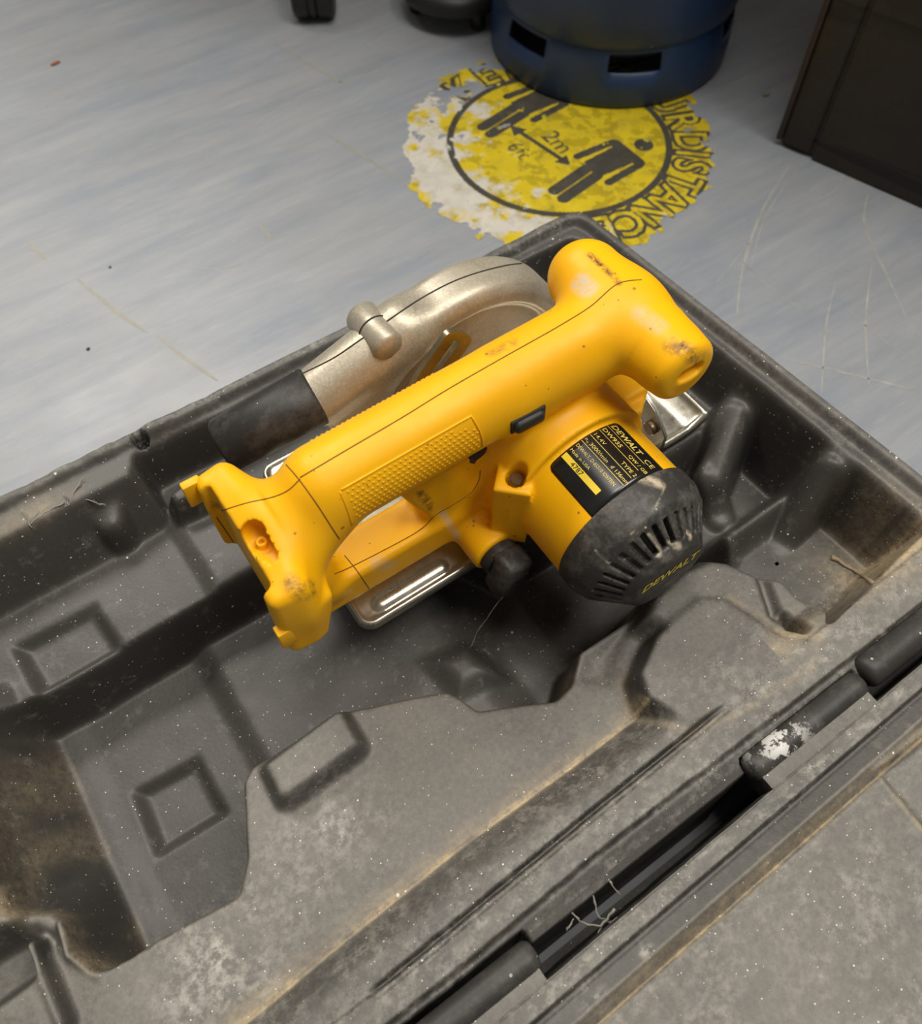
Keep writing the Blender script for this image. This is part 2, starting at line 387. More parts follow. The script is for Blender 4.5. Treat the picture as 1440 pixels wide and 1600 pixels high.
def hump(Z, X, Y, a, b, ra, rb, za, zb):          # half-cone rib from a (top za, radius ra) to b
    dx, dy = b[0]-a[0], b[1]-a[1]; t = np.clip(((X-a[0])*dx+(Y-a[1])*dy)/(dx*dx+dy*dy+1e-9), 0, 1)
    d = np.hypot(X-a[0]-t*dx, Y-a[1]-t*dy); r = ra+(rb-ra)*t; zt = za+(zb-za)*t
    q = np.clip(1-(d/r)**2, 0, 1)
    h = Z+(zt-Z)*np.sqrt(q)
    return np.where((d < r) & (h > Z), h, Z)
def blur(Z, n):
    for _ in range(n):
        Z = np.pad(Z, 1, 'edge'); Z = (Z[:-2]+2*Z[1:-1]+Z[2:])/4; Z = (Z[:, :-2]+2*Z[:, 1:-1]+Z[:, 2:])/4
    return Z
def grid_faces(nx, ny, drop=None):
    i = np.arange(nx*ny).reshape(nx, ny)
    F = np.stack([i[:-1, :-1], i[1:, :-1], i[1:, 1:], i[:-1, 1:]], -1)
    return F.reshape(-1, 4) if drop is None else F[~drop[:-1, :-1]]
CASE = empty('tool_case', 'open black moulded plastic tool case lying on the floor, dusty inside', 'tool case')
DECK, STRIP, LEDGE, PLAT, DEEP, RIM = 84., 97., 62., 65., 22., 104.
def build_tray():
    xs = np.arange(-182, 350, 1.0); ys = np.concatenate([np.arange(2, 64, .5), np.arange(64, 362, 1.0)])
    X, Y = np.meshgrid(xs, ys, indexing='ij')
    X = X+lin((X-280)/50)*(335-Y)*.0646-lin((X-280)/50)*1.0       # columns run along the slanted right rim
    wob = (fbm(X.shape, 40, 5, 3)-.5)
    outer = [(-176, 347), (150, 347.5), (318, 352), (329, 351), (336, 346), (339, 335), (360, 10), (244, 10), (243, 15.5), (166, 15.5), (165, 9), (41, 9), (40, 15.5), (-176, 15.5)]
    dO = sdpoly(X, Y, outer)
    T = DECK-7*sst((X-40)/110)
    base = T
    # hinge-side strip, rising from the dusty crease L1 to the hinge bar
    L1 = PP([(340, 1628), (400, 1581), (517, 1483), (708, 1329), (900, 1187), (1054, 1067)], DECK+2)
    y1 = np.interp(xs, [p[0] for p in L1], [p[1] for p in L1])[:, None]
    y1 = np.where(X < L1[0][0], L1[0][1], y1); y1 = np.where(X > L1[-1][0], L1[-1][1]+(X-L1[-1][0])*0.0, y1)
    v = y1-Y
    T = np.where(v > 0, base-1.0+(STRIP-base+1)*np.sin(np.clip((v-1)/20, 0, 1)*math.pi/2), T)
    yg = np.interp(xs, [-176, -24, 99, 324, 372], [29, 31, 35, 40, 42])[:, None]
    T = np.where(Y < yg, 99.0, T)
    gon = lin((X+26)/4)*lin((215-X)/25); q = Y-yg
    T = T-gon*(8*np.exp(-((q-.2)/.8)**2)+2.5*np.exp(-((q+2.2)/.6)**2))
    yl = np.interp(xs, [-176, 23, 87, 250, 372], [17.5, 18.5, 20.5, 19, 19])[:, None]
    T = np.where(Y < yl, 96.2-(yl-Y)*.55, T); T = T-1.0*np.exp(-((Y-yl+1)/.8)**2)
    # left end plateau
    T = setz(T, -135-X, 94, 4)
    T = setz(T, sdpoly(X, Y, [(-190, 146), (-136, 142), (-126, 128), (-132, 114), (-190, 112)]), 70, 8)
    T = hump(T, X, Y, P(92, 1436, 90), P(106, 1488, 90), 2.6, 2.6, 92, 91); T = hump(T, X, Y, P(106, 1488, 90), P(148, 1520, 88), 2.6, 2.2, 91, 87)
    T = hump(T, X, Y, P(45, 1475, 93), P(95, 1600, 93), 3.2, 3.2, 96, 95)
    # rounded pad and the two lobes that cradle the motor
    T = setz(T, sdpoly(X, Y, PP([(398, 1195), (522, 1102), (543, 1102), (577, 1160), (570, 1178), (455, 1262), (428, 1262)], 92)), 97, 5)
    lobe1 = PP([(1002, 1100), (985, 1050), (1015, 985), (1090, 928), (1132, 930), (1240, 1000), (1275, 1000), (1260, 1040), (1150, 1110), (1075, 1140)], 97)
    lobe2 = PP([(985, 975), (1003, 925), (1045, 885), (1100, 862), (1135, 866), (1195, 893), (1218, 960), (1236, 988), (1200, 1020), (1100, 1050), (1035, 1000)], 90)
    T = np.maximum(T, setz(T, sdpoly(X, Y, lobe2)+2, 95, 12, sst))
    T = np.maximum(T, setz(T, sdpoly(X, Y, lobe1)+1, 98.5, 6, sst))
    T = setz(T, sdpoly(X, Y, PP([(905, 1010), (985, 955), (1010, 960), (985, 1010), (975, 1050), (960, 1085), (915, 1075), (890, 1060)], 80)), 72, 12, sst)
    T = np.maximum(T, setz(T, sdpoly(X, Y, PP([(1185, 890), (1226, 899), (1290, 966), (1310, 985), (1250, 1010), (1215, 965)], 88))+2, 88, 7, sst))
    # rims at the back and right
    fl = setz(np.full(X.shape, 99.), sdpoly(X, Y, [(-200, 300), (-200, 400), (400, 400), (400, 300)]), 99, 1)
    back = (Y > 300) | (X > 300)
    T = np.where(back & (Y > 50) & (X > -140), fl, T)
    T = T+5*lin((8.5-dO)/2)*((Y > 60) & back)-1.8*np.exp(-((dO-11)/1.4)**2)*((Y > 60) & back & (X > 0))
    # pocket floors
    Fz = np.full(X.shape, LEDGE)
    Fz = setz(Fz, sdpoly(X, Y, [(-8, 400), (-4, 244), (160, 244), (160, 400)]), PLAT+1, 9)
    Fz = setz(Fz, sdpoly(X, Y, PP([(247, 772), (285, 742), (345, 712), (365, 722), (372, 750), (268, 800)], 84)), 84, 5)
    Fz = setz(Fz, sdpoly(X, Y, PP([(14, 1010), (148, 940), (196, 1012), (58, 1092)], LEDGE)), LEDGE-7, 6)
    deepf = np.full(X.shape, DEEP); deepf = setz(deepf, X+31, 29, 15, sst); deepf = setz(deepf, X-96, 18, 30, sst)
    deepf = setz(deepf, sdpoly(X, Y, PP([(203, 1236), (310, 1178), (360, 1272), (243, 1344)], DEEP)), DEEP-7, 6)
    deepf = setz(deepf, sdpoly(X, Y, [(75, 165), (112, 160), (122, 120), (80, 125)]), 37, 16, sst)
    s = lin((sdpoly(X, Y, [(-160, 0), (-160, 249), (118, 249), (150, 182), (262, 182), (262, 0)])+wob*2)/9)
    Fz = Fz*(1-s)+deepf*s
    Fz = setz(Fz, sdpoly(X, Y, [(250, 112), (246, 178), (400, 178), (400, 114)]), 33, 12, sst)
    Fz = setz(Fz, sdpoly(X, Y, [(225, 0), (225, 90), (268, 111), (400, 114), (400, 0)])+3, 45, 14, sst)
    Fz = Fz+wob*1.5
    # the cavity outline
    cav = PP([(180, 1497), (368, 1397), (381, 1340), (375, 1222), (390, 1195), (545, 1105), (700, 1073), (722, 1085), (747, 1104), (868, 1084), (890, 1060), (903, 1008), (985, 955)], DECK)
    cav += PP([(1003, 922), (1045, 885), (1100, 862), (1135, 866), (1195, 893), (1226, 900), (1288, 966)], 88)
    cav += [P(1296, 972, 97), (270, 40.5), (337, 47), (334, 100), (332, 141), (328, 230), (326, 318), (316, 333), (0, 334), (-8, 323), (-134, 322), (-134, 268), (-142, 255), (-141, 146), (-126, 139), P(96, 1436, 88), P(110, 1484, 87), P(148, 1514, 85)]
    dC = sdpoly(X, Y, cav)
    wid = np.where((Y > 290) & (X < 0), 20., 7.0); wid = np.where(X > 300, 9.0, wid); s = lin((dC+1+wob*1.5)/wid)
    dF = np.maximum(-sdpoly(X, Y, [(-112, 300), (-112, 106), (-104, 98), (-40, 98), (-40, 300)]), 0)   # the sloping left wall
    sl = lin((dC+1+wob)/(np.maximum(dC+1, 0)+dF+.6)); k = lin((-94-X)/10)*lin((266-Y)/8); s = s*(1-k)+np.minimum(sl, np.where(dF > 0, sl, 1))*k
    Z = T*(1-s)+np.minimum(Fz, T)*s
    # ribs on the right wall, the rounded knob under the back flange
    Z = hump(Z, X, Y, (327, 105), (297, 94), 13, 6, 97, 46)
    Z = hump(Z, X, Y, (322, 170), (290, 150), 15, 13, 82, 62); Z = hump(Z, X, Y, (290, 150), (285, 132), 13, 10, 62, 40)
    for a, b in (((1106, 552), (1268, 680)), ((1358, 755), (1430, 812))):
        Z = hump(Z, X, Y, P(*a, 88), P(*b, 88), 2.2, 2.2, 92, 92)
    Z = hump(Z, X, Y, (-27, 322), (-29, 312), 11, 10, 91, 86)
    Z = setz(Z, sdpoly(X, Y, PP([(1212, 950), (1232, 955), (1262, 990), (1252, 1004), (1222, 990)], 88)), 66, 7, sst)
    Z = blur(Z, 3)
    # outer wall
    Z = np.where(dO < 1.5, np.minimum(Z, np.interp(dO, [-4, -1.5, 0, 1.5], [1.5, 60, 98, 104])), Z)
    chip = (fbm(X.shape, 9, 91, 3)-.5)*((Y > 338) & (X < 60))
    Z = np.maximum(Z+wob*.5+np.where(dO > 0, chip*3, 0), 1.0)
    hq = P(221, 690, 99); hd = np.hypot(X-hq[0], Y-hq[1]); Z = np.where(hd < 4.6, np.minimum(Z, np.interp(hd, [3.0, 4.4], [84, 99])), Z)
    drop = np.hypot(X-P(1212, 883, 45)[0], Y-P(1212, 883, 45)[1]) < 1.3
    drop |= dO < -4.5
    F = grid_faces(len(xs), len(ys), drop)
    o = link_mesh('base_tray', np.stack([X, Y, Z], -1).reshape(-1, 3), F, TRAY, CASE)
    dust = np.exp(-(v/1.3)**2)*(X < 150)*1.2 + np.exp(-((v+3)/4.)**2)*.4*(X < 150)
    dust += .22*(X < -108)*(X > -142)*lin((Y-100)/20)*lin((250-Y)/40)*sst((fbm(X.shape, 30, 66, 3)-.3)/.3)  # brown dust on the left wall also stands in for light on it
    dust += .55*np.exp(-((Y-44)/8)**2)*(X > 215)*(X < 345) + .6*np.exp(-(np.hypot(X-320, Y-55)/24)**2)
    dust += .4*np.exp(-(dC/2.0)**2)*(Y < 160)*(X < 240)
    dust += .5*np.exp(-((Y-330)/6)**2)*lin((-30-X)/25) + .35*np.exp(-((sdpoly(X, Y, lobe1)+2)/2.)**2)*(Y < 80)
    dust = np.clip(dust*(fbm(X.shape, 14, 61, 4)*1.6-.1), 0, 1)
    pale = .8*np.exp(-(np.hypot(X+75, Y-80)/26)**2)+.6*np.exp(-(np.hypot(X+10, Y-92)/28)**2)+.35*(Y < yg)*(Y > 12)
    pale += .35*np.exp(-((Y-345)/4)**2)+.12*(X > 337)+.25*((v > 2) & (Y > yg))
    pale = np.clip(pale*(fbm(X.shape, 10, 63, 4)*2.2-.55), 0, 1)
    attr(o, 'dust', dust.ravel()); attr(o, 'pale', pale.ravel())
    attr(o, 'toned_down', np.clip(sst((dC+2)/8)+sst((dC+14)/10)*.25*(X > 150)*(Y > 60)+.7*(Y > 300)+.6*lin((X-318)/6)*(Y > 45)+.38*lin(v/3)*(Y > yg)+.3*((Y <= yg) & (Y > yl))+.75*lin((yl-Y)/1.5), 0, 1)*(.75+.5*fbm(X.shape, 50, 71, 3)))  # pockets, right wall and hinge strip held nearer the dark base colour
    return o
TR = build_tray()
def build_lid():
    xs = np.arange(-80, 420, 1.25); ys = np.concatenate([np.arange(-210, -40, 1.0), np.arange(-40, 1.1, .4)])
    X, Y = np.meshgrid(xs, ys, indexing='ij'); wob = fbm(X.shape, 40, 15, 3)-.5
    tilt = (X-150)*.035
    e = -3+tilt*.35; y = Y-e                       # y = distance behind the edge facing the slot
    prof = lambda t: np.interp(-t, [0, 1, 8.6, 9.2, 10.2, 11.5, 18.5, 19.5, 24.6, 25.2, 26.4, 200], [93.5, 95, 96, 95.6, 91.6, 91.4, 94.0, 94.0, 89.0, 87.6, 89.4, 90])
    Z = prof(y)
    rec = [P(1366, 1205, 90), P(1470, 1330, 90), (330, -60), (330, -28), P(1440, 1150, 90)]
    d = sdpoly(X, Y, rec)
    Z = Z+np.exp(-(d/2.2)**2)*1.6; Z = setz(Z, d, 86, 4)
    Z = blur(Z, 1)
    Z = np.where(y > -1.5, np.interp(y, [-1.0, 0, .6], [96, 80, 1]), Z)+wob*.5
    far = (X > 416) | (Y < -206) | (X < -76)
    Z = np.where(far, 1.0, Z)
    o = link_mesh('lid_shell', np.stack([X, Y, Z], -1).reshape(-1, 3), grid_faces(len(xs), len(ys)), TRAY, CASE)
    attr(o, 'toned_down', .75*((y < -9.5) & (y > -18.5))+.35*(y > -9.5)+0*X)  # hinge-side bands of the lid held nearer the dark base colour
    dust = np.exp(-((y+25.2)/1.1)**2)+.5*np.exp(-((y+22)/2.2)**2)+.5*np.exp(-((d-.5)/2)**2)
    pale = .5*np.exp(-((y+5)/5)**2)+.9*np.exp(-(np.hypot(X-48, Y+22)/6)**2)+.9*np.exp(-(np.hypot(X-78, Y+20)/3)**2)
    pale += .28*(y < -27)
    pale += .5*np.exp(-(np.hypot(X-150, Y+70)/22)**2)*(fbm(X.shape, 6, 3, 3) > .55)
    attr(o, 'dust', np.clip(dust*(fbm(X.shape, 12, 161, 4)*1.8-.2), 0, 1)); attr(o, 'pale', np.clip(pale*(fbm(X.shape, 8, 163, 4)*2-.5), 0, 1))
    return o
build_lid()
HINGE = m_black('scuffed_hinge_plastic', (.034, .032, .029), .3, (.62, .61, .58), 120)
def knuckle(x0, x1, yc, zc, r, web):
    bm = bmesh.new(); n = 20; prof = [(0, .2), (.35*r, .02*r), (.75*r, .12*r), (.95*r, .35*r), (r, .7*r)]
    st = [(x0+dx, rr) for rr, dx in prof]+[(x, r) for x in np.linspace(x0+r, x1-r, 12)]+[(x1-dx, rr) for rr, dx in prof[::-1]]
    rings = [[bm.verts.new((x, yc+rr*math.cos(2*math.pi*k/n), zc+rr*math.sin(2*math.pi*k/n))) for k in range(n)] if rr > 0 else [bm.verts.new((x, yc, zc))] for x, rr in st]
    for A, B in zip(rings, rings[1:]):
        for k in range(n):
            j = (k+1) % n
            if len(A) == 1: bm.faces.new((A[0], B[j], B[k]))
            elif len(B) == 1: bm.faces.new((A[k], A[j], B[0]))
            else: bm.faces.new((A[k], A[j], B[j], B[k]))
    o = from_bm('hinge_knuckle', bm, HINGE, CASE)
    bm = box_bm(((x0+x1)/2, (yc+web)/2, 86), ((x1-x0)/2-2.5, abs(web-yc)/2, 9.3), 1)
    w = from_bm('knuckle_web', bm, TRAY, o, sharp=40)
    nv = len(o.data.vertices); co = np.array([v.co[:] for v in o.data.vertices])*1000
    attr(o, 'pale', np.clip(1.1-np.abs(co[:, 0]-186)/20, 0, 1) if x0 > 100 and x0 < 200 else np.full(nv, .0))
    return o
knuckle(166, 243, 8.5, 91.5, 7.0, -4); knuckle(245, 358, 10.5, 92, 8.5, 18); knuckle(-75, 40, 5.5, 91.5, 7.0, -6)

# ------------------------------------------------------------------ signed-distance modelling + surface nets
class SDF:
    def __init__(s, lo, hi, h):
        s.lo = np.array(lo, float); s.h = h; n = np.ceil((np.array(hi)-s.lo)/h).astype(int)+1
        s.ax = [s.lo[i]+h*np.arange(n[i]) for i in range(3)]; s.F = np.full(n, 60., np.float32)
    def win(s, lo, hi, m):
        sl = []
        for i in range(3):
            a = max(int((lo[i]-m-s.lo[i])/s.h), 0); b = min(int((hi[i]+m-s.lo[i])/s.h)+2, s.F.shape[i]); sl.append(slice(a, max(b, a)))
        g = np.meshgrid(*[s.ax[i][sl[i]].astype(np.float32) for i in range(3)], indexing='ij', sparse=True)
        return tuple(sl), g
    def add(s, prim, k=0.):
        fn, lo, hi = prim; sl, g = s.win(lo, hi, k+6); d = fn(*g); A = s.F[sl]
        s.F[sl] = smin(A, d, k)
    def sub(s, prim, k=0.):
        fn, lo, hi = prim; sl, g = s.win(lo, hi, k+3); d = fn(*g); s.F[sl] = -smin(-s.F[sl], d, k)
    def clip(s, fn, k=0.):
        g = np.meshgrid(*[a.astype(np.float32) for a in s.ax], indexing='ij', sparse=True); s.F = -smin(-s.F, -fn(*g), k).astype(np.float32)
    def mesh(s, relax=1):
        F = s.F; F[0] = F[-1] = 9; F[:, 0] = F[:, -1] = 9; F[:, :, 0] = F[:, :, -1] = 9
        S = F < 0; n = F.shape
        c = np.zeros(tuple(x-1 for x in n), np.int8)
        offs = [(a, b, d) for a in (0, 1) for b in (0, 1) for d in (0, 1)]
        for a, b, d in offs: c += S[a:n[0]-1+a, b:n[1]-1+b, d:n[2]-1+d]
        act = (c > 0) & (c < 8); I = np.argwhere(act); ids = -np.ones(act.shape, np.int64); ids[act] = np.arange(len(I))
        v = {o: F[I[:, 0]+o[0], I[:, 1]+o[1], I[:, 2]+o[2]] for o in offs}
        acc = np.zeros((len(I), 3)); cnt = np.zeros(len(I))
        for o in offs:
            for ax in range(3):
                if o[ax]: continue
                p = list(o); p[ax] = 1; p = tuple(p); a, b = v[o], v[p]; x = (a < 0) != (b < 0)
                t = np.where(x, a/np.where(a == b, 1, a-b), 0); pt = np.tile(np.array(o, float), (len(I), 1)); pt[:, ax] = t
                acc += pt*x[:, None]; cnt += x
        V = (I+acc/cnt[:, None])*s.h+s.lo
        Q = []
        for ax in range(3):
            b, d = [(1, 2), (2, 0), (0, 1)][ax]
            A = np.take(S, range(n[ax]-1), ax); B = np.take(S, range(1, n[ax]), ax)
            E = np.argwhere(A != B); inside = S[tuple(E.T)]
            ok = (E[:, b] > 0) & (E[:, d] > 0) & (E[:, b] < n[b]-1) & (E[:, d] < n[d]-1); E = E[ok]; inside = inside[ok]
            def cell(db, dd):
                e = E.copy(); e[:, b] -= db; e[:, d] -= dd; return ids[tuple(e.T)]
            q = np.stack([cell(1, 1), cell(0, 1), cell(0, 0), cell(1, 0)], 1)
            q[~inside] = q[~inside][:, ::-1]; Q.append(q)
        Q = np.concatenate(Q)
        for _ in range(relax):
            acc = np.zeros_like(V); cnt = np.zeros(len(V))
            for a in range(4):
                i, j = Q[:, a], Q[:, (a+1) % 4]
                for x in range(3): acc[:, x] += np.bincount(i, V[j, x], len(V))
                cnt += np.bincount(i, minlength=len(V))
            V = V*.5+.5*acc/np.maximum(cnt, 1)[:, None]
        return V, Q
def smin(a, b, k):
    if k <= 0: return np.minimum(a, b)
    h = np.maximum(k-np.abs(a-b), 0)/k
    return np.minimum(a, b)-h*h*k*.25
def capsule(a, b, r1, r2=None):
    r2 = r1 if r2 is None else r2; d = [b[i]-a[i] for i in range(3)]; L = sum(x*x for x in d); R = max(r1, r2)
    def f(x, y, z):
        t = np.clip(((x-a[0])*d[0]+(y-a[1])*d[1]+(z-a[2])*d[2])/L, 0, 1)
        return np.sqrt((x-a[0]-t*d[0])**2+(y-a[1]-t*d[1])**2+(z-a[2]-t*d[2])**2)-(r1+(r2-r1)*t)
    return f, [min(a[i], b[i])-R for i in range(3)], [max(a[i], b[i])+R for i in range(3)]
def cyl(a, b, r1, r2=None, rnd=1.5):
    a = np.array(a, float); b = np.array(b, float); r2 = r1 if r2 is None else r2; d = b-a; L = np.linalg.norm(d); d = d/L; R = max(r1, r2)
    def f(x, y, z):
        h = (x-a[0])*d[0]+(y-a[1])*d[1]+(z-a[2])*d[2]
        q = np.sqrt(np.maximum((x-a[0])**2+(y-a[1])**2+(z-a[2])**2-h*h, 0))
        dr = q-(r1+(r2-r1)*np.clip(h/L, 0, 1))+rnd; dh = np.abs(h-L/2)-L/2+rnd
        return np.minimum(np.maximum(dr, dh), 0)+np.sqrt(np.maximum(dr, 0)**2+np.maximum(dh, 0)**2)-rnd
    return f, list(np.minimum(a, b)-R), list(np.maximum(a, b)+R)
def rbox(c, h, rnd=2., ang=0., axis='z', taper=0):
    ca, sa = math.cos(math.radians(ang)), math.sin(math.radians(ang))
    def f(x, y, z):
        x = x-c[0]; y = y-c[1]; z = z-c[2]
        if ang:
            if axis == 'z': x, y = ca*x+sa*y, -sa*x+ca*y
            elif axis == 'y': z, x = ca*z+sa*x, -sa*z+ca*x
            else: y, z = ca*y+sa*z, -sa*y+ca*z
        a = np.abs(x)-h[0]+rnd; b = np.abs(y)-h[1]+rnd; d = np.abs(z)-h[2]+rnd
        return np.minimum(np.maximum(np.maximum(a, b), d), 0)+np.sqrt(np.maximum(a, 0)**2+np.maximum(b, 0)**2+np.maximum(d, 0)**2)-rnd
    R = max(h) if not ang else math.sqrt(sum(x*x for x in h))
    hh = h if not ang else (R, R, R)
    return f, [c[i]-hh[i] for i in range(3)], [c[i]+hh[i] for i in range(3)]
def ell(c, r):
    def f(x, y, z):
        k = np.sqrt(((x-c[0])/r[0])**2+((y-c[1])/r[1])**2+((z-c[2])/r[2])**2); return (k-1)*min(r)
    return f, [c[i]-r[i] for i in range(3)], [c[i]+r[i] for i in range(3)]

SAW = empty('circular_saw', 'yellow and black cordless circular saw without battery standing in the open case', 'circular saw')
MX, MZ, MR = 187., 125., 39.5                     # motor axis (runs along Y)
def build_housing():
    s = SDF((4, 126, 76), (256, 252, 222), 1.0)
    s.add(capsule((62, 201, 186), (228, 197, 196), 19.0, 19.0))
    s.add(capsule((66, 200, 181), (200, 197, 189), 18.6, 19.0), 3)
    s.add(capsule((228, 166, 197), (229, 226, 196), 17.5, 19.5), 16)           # front knob across
    s.add(cyl((228, 150, 197.5), (228, 180, 197), 17.0, 19.0, 5), 3)
    s.add(ell((44, 199, 170), (24, 21, 21)), 12)                                # flare to the battery foot
    s.add(ell((33, 201, 160), (15, 37, 28)), 10)
    s.add(rbox((24, 201, 156), (8, 38.5, 27), 4), 12)
    s.add(ell((30, 178, 158), (10, 13, 17)), 6)
    s.add(rbox((31, 169, 148), (8.5, 6, 17), 2.5, 12, 'y'), 4)
    s.add(capsule((50, 199, 108), (34, 199, 138), 11, 14), 10)
    s.add(rbox((92, 202, 101), (60, 13.5, 12.5), 4), 6)                          # lower bar
    s.add(rbox((137, 203, 128), (17, 11, 30), 4), 7)
    s.add(rbox((121, 203, 128), (14, 11, 36), 4, -22, 'y'), 8)                            # riser under the trigger
    s.add(cyl((MX, 174, 122), (MX, 232, 122), 46, 46, 4), 6)                    # gear case
    s.add(cyl((MX, 128, MZ), (MX, 190, MZ), MR, MR, 1.0), 1.5)                  # motor can
    s.add(cyl((MX, 168, MZ), (MX, 190, MZ), MR+5, MR+4.4, 1), 1)
    s.add(rbox((182, 199, 165), (30, 14, 30), 8), 14)                           # neck
    s.add(cyl((136, 205, 93), (136, 168, 93), 13.5, 13.5, 1.5), 4)              # boss of the depth knob
    s.add(rbox((150, 175, 123), (9.5, 9.5, 25), .8, 45), 1)                    # screw bosses
    s.add(rbox((232, 188, 122), (9, 12, 18), 1.5, 40), 3)
    s.add(rbox((227, 200, 121), (18, 18, 23), 2), 2)
    # openings and recesses
    a, b = P(404, 842, 182), P(430, 874, 181)
    s.sub(capsule((a[0], a[1], 184), (b[0], b[1], 183), 7.5, 4.5), 1.0)
    s.add(cyl((a[0]+.5, a[1]-1, 166), (a[0]+.5, a[1]-1, 181.5), 2.8, 2.8, .5)); s.sub(cyl((a[0]+.5, a[1]-1, 178), (a[0]+.5, a[1]-1, 190), 1.3, 1.3, .1))
    def slot(a, b, r1, r2):
        d = (b[0]-a[0], b[2]-a[2]); L = d[0]**2+d[1]**2
        def f(x, y, z):
            t = np.clip(((x-a[0])*d[0]+(z-a[2])*d[1])/L, 0, 1); q = np.hypot(x-a[0]-t*d[0], z-a[2]-t*d[1])-(r1+(r2-r1)*t)
            return np.maximum(q+0*y, np.abs(y-188)-16)
        return f, [min(a[0], b[0])-6, 170, min(a[2], b[2])-6], [max(a[0], b[0])+6, 206, max(a[2], b[2])+6]
    q1, q2, q3, q4 = Py(703, 748, 185), Py(728, 735, 185), Py(748, 722, 185), Py(761, 723, 185)
    s.sub(slot(q1, q2, 2.0, 2.8)); s.sub(slot(q2, q3, 2.8, 4.2)); s.sub(slot(q3, q4, 4.2, 4.8))
    s.sub(rbox((228, 150, 200), (7.2, 6.5, 3.4), 2.8), .3)
    s.sub(cyl((150, 174, 143), (150, 174, 160), 5.2, 5.2, .5))
    s.sub(rbox((14, 201, 156), (7, 30, 40), 2))                                 # battery side is open
    return s
hs = build_housing()
def pick(pix, bvh):
    o, d = ray(*pix); h = bvh.ray_cast(o, d); return h[0], h[1]
V, Q = hs.mesh(2)
HB = BVHTree.FromPolygons([tuple(v) for v in V], [tuple(q) for q in Q])
HOUSE = link_mesh('housing', V, Q, YEL, SAW)
def paint(V, bvh, lines, rad):
    out = np.zeros(len(V))
    for pix, r, amp in lines:
        pts = [pick(p, bvh)[0] for p in pix]; pts = [np.array(p) for p in pts if p is not None]
        for a, b in zip(pts, pts[1:] if len(pts) > 1 else pts):
            d = b-a; t = np.clip(((V-a)@d)/(d@d+1e-9), 0, 1)[:, None]; q = np.linalg.norm(V-a-t*d, axis=1)
            out = np.maximum(out, amp*np.clip(1.4-q/r, 0, 1))
    return out
attr(HOUSE, 'dark', paint(V, HB, [([(922, 398), (940, 415), (966, 442)], 1.6, 1), ([(1050, 540), (1075, 550), (1090, 565)], 4, .7), ([(1062, 535), (1068, 541)], 2, 1), ([(455, 910), (470, 925), (490, 920)], 4, .7), ([(655, 770), (668, 785), (675, 795)], 2.5, .8), ([(340, 790), (350, 800)], 3, .6), ([(770, 550), (800, 535)], 3, .5), ([(300, 770), (325, 800)], 2, .4)], 1))
attr(HOUSE, 'pale', paint(V, HB, [([(905, 440), (918, 452)], 4.5, 1), ([(1000, 490), (1030, 510)], 4, .45), ([(690, 800), (715, 840)], 2, .6), ([(715, 860), (735, 880)], 2.5, .5), ([(590, 880), (610, 885)], 4, .4)], 1))
def catmull(pix, n):
    out = []
    for i in range(len(pix)-1):
        p0 = pix[max(i-1, 0)]; p1 = pix[i]; p2 = pix[i+1]; p3 = pix[min(i+2, len(pix)-1)]
        for t in np.linspace(0, 1, n, endpoint=(i == len(pix)-2)):
            out.append(tuple(.5*(2*p1[k]+(p2[k]-p0[k])*t+(2*p0[k]-5*p1[k]+4*p2[k]-p3[k])*t*t+(3*p1[k]-p0[k]-3*p2[k]+p3[k])*t**3) for k in (0, 1)))
    return out
def seam(name, pix, bvh, r, mat, parent, n=14, lift=0.0):
    out = []
    for p in catmull(pix, n):
        h, nn = pick(p, bvh)
        if h is not None and (not out or ((h-out[-1]).length < 14)): out.append(h+nn*lift)
    if len(out) > 2: return link_mesh(name, *tube(out, r, 5), mat, parent)
seam('seam_line', [(469, 746), (545, 701), (627, 653), (700, 608), (780, 562), (830, 534), (874, 509), (922, 479), (964, 444), (1002, 437)], HB, .30, GROOVE, HOUSE)
seam('seam_line', [(346, 798), (385, 786), (425, 777), (450, 766), (469, 748)], HB, .30, GROOVE, HOUSE)
seam('seam_line', [(447, 726), (467, 749), (495, 788), (520, 827), (530, 842)], HB, .30, GROOVE, HOUSE)
seam('seam_line', [(522, 897), (560, 880), (650, 832), (680, 805), (705, 790), (735, 770), (748, 750), (750, 735)], HB, .28, GROOVE, HOUSE)
seam('seam_line', [(338, 808), (370, 855), (405, 910), (432, 950)], HB, .3, GROOVE, HOUSE)
seam('seam_line', [(538, 868), (556, 890), (577, 920)], HB, .28, GROOVE, HOUSE)
# grip pad: a raised frame and its rows of dots on the near side of the handle
def tubept(x, th, r):                              # th measured from straight up towards the viewer (-Y)
    t = (x-62)/166; cy = 201-4*t; cz = 186+10*t
    n = Vector((0, -math.sin(th), math.cos(th))); c = Vector((x, cy, cz)); h = HB.ray_cast(c+n*45, -n)[0]
    return (h if h else c+n*19)+n*(r-19.)
gv, gf = [], []
for x in np.arange(67, 131, 2.6):
    for i, th in enumerate(np.arange(1.0, 1.95, .125)):
        if th < 1.0+.28*max(0, (x-121)/10): continue
        xx = x+(1.3 if i % 2 else 0); c = tubept(xx, th, 18.8); n = tubept(xx, th, 30)-c; n.normalize(); a = Vector((1, 0, 0)); b = n.cross(a)
        k = len(gv)
        for r, h in ((.85, 0), (.6, .45)):
            for q in range(6): gv.append(tuple(c+a*r*math.cos(q*math.pi/3)+b*r*math.sin(q*math.pi/3)+n*h))
        gv.append(tuple(c+n*.62))
        for q in range(6):
            j = (q+1) % 6; gf.append((k+q, k+j, k+6+j, k+6+q)); gf.append((k+6+q, k+6+j, k+12))
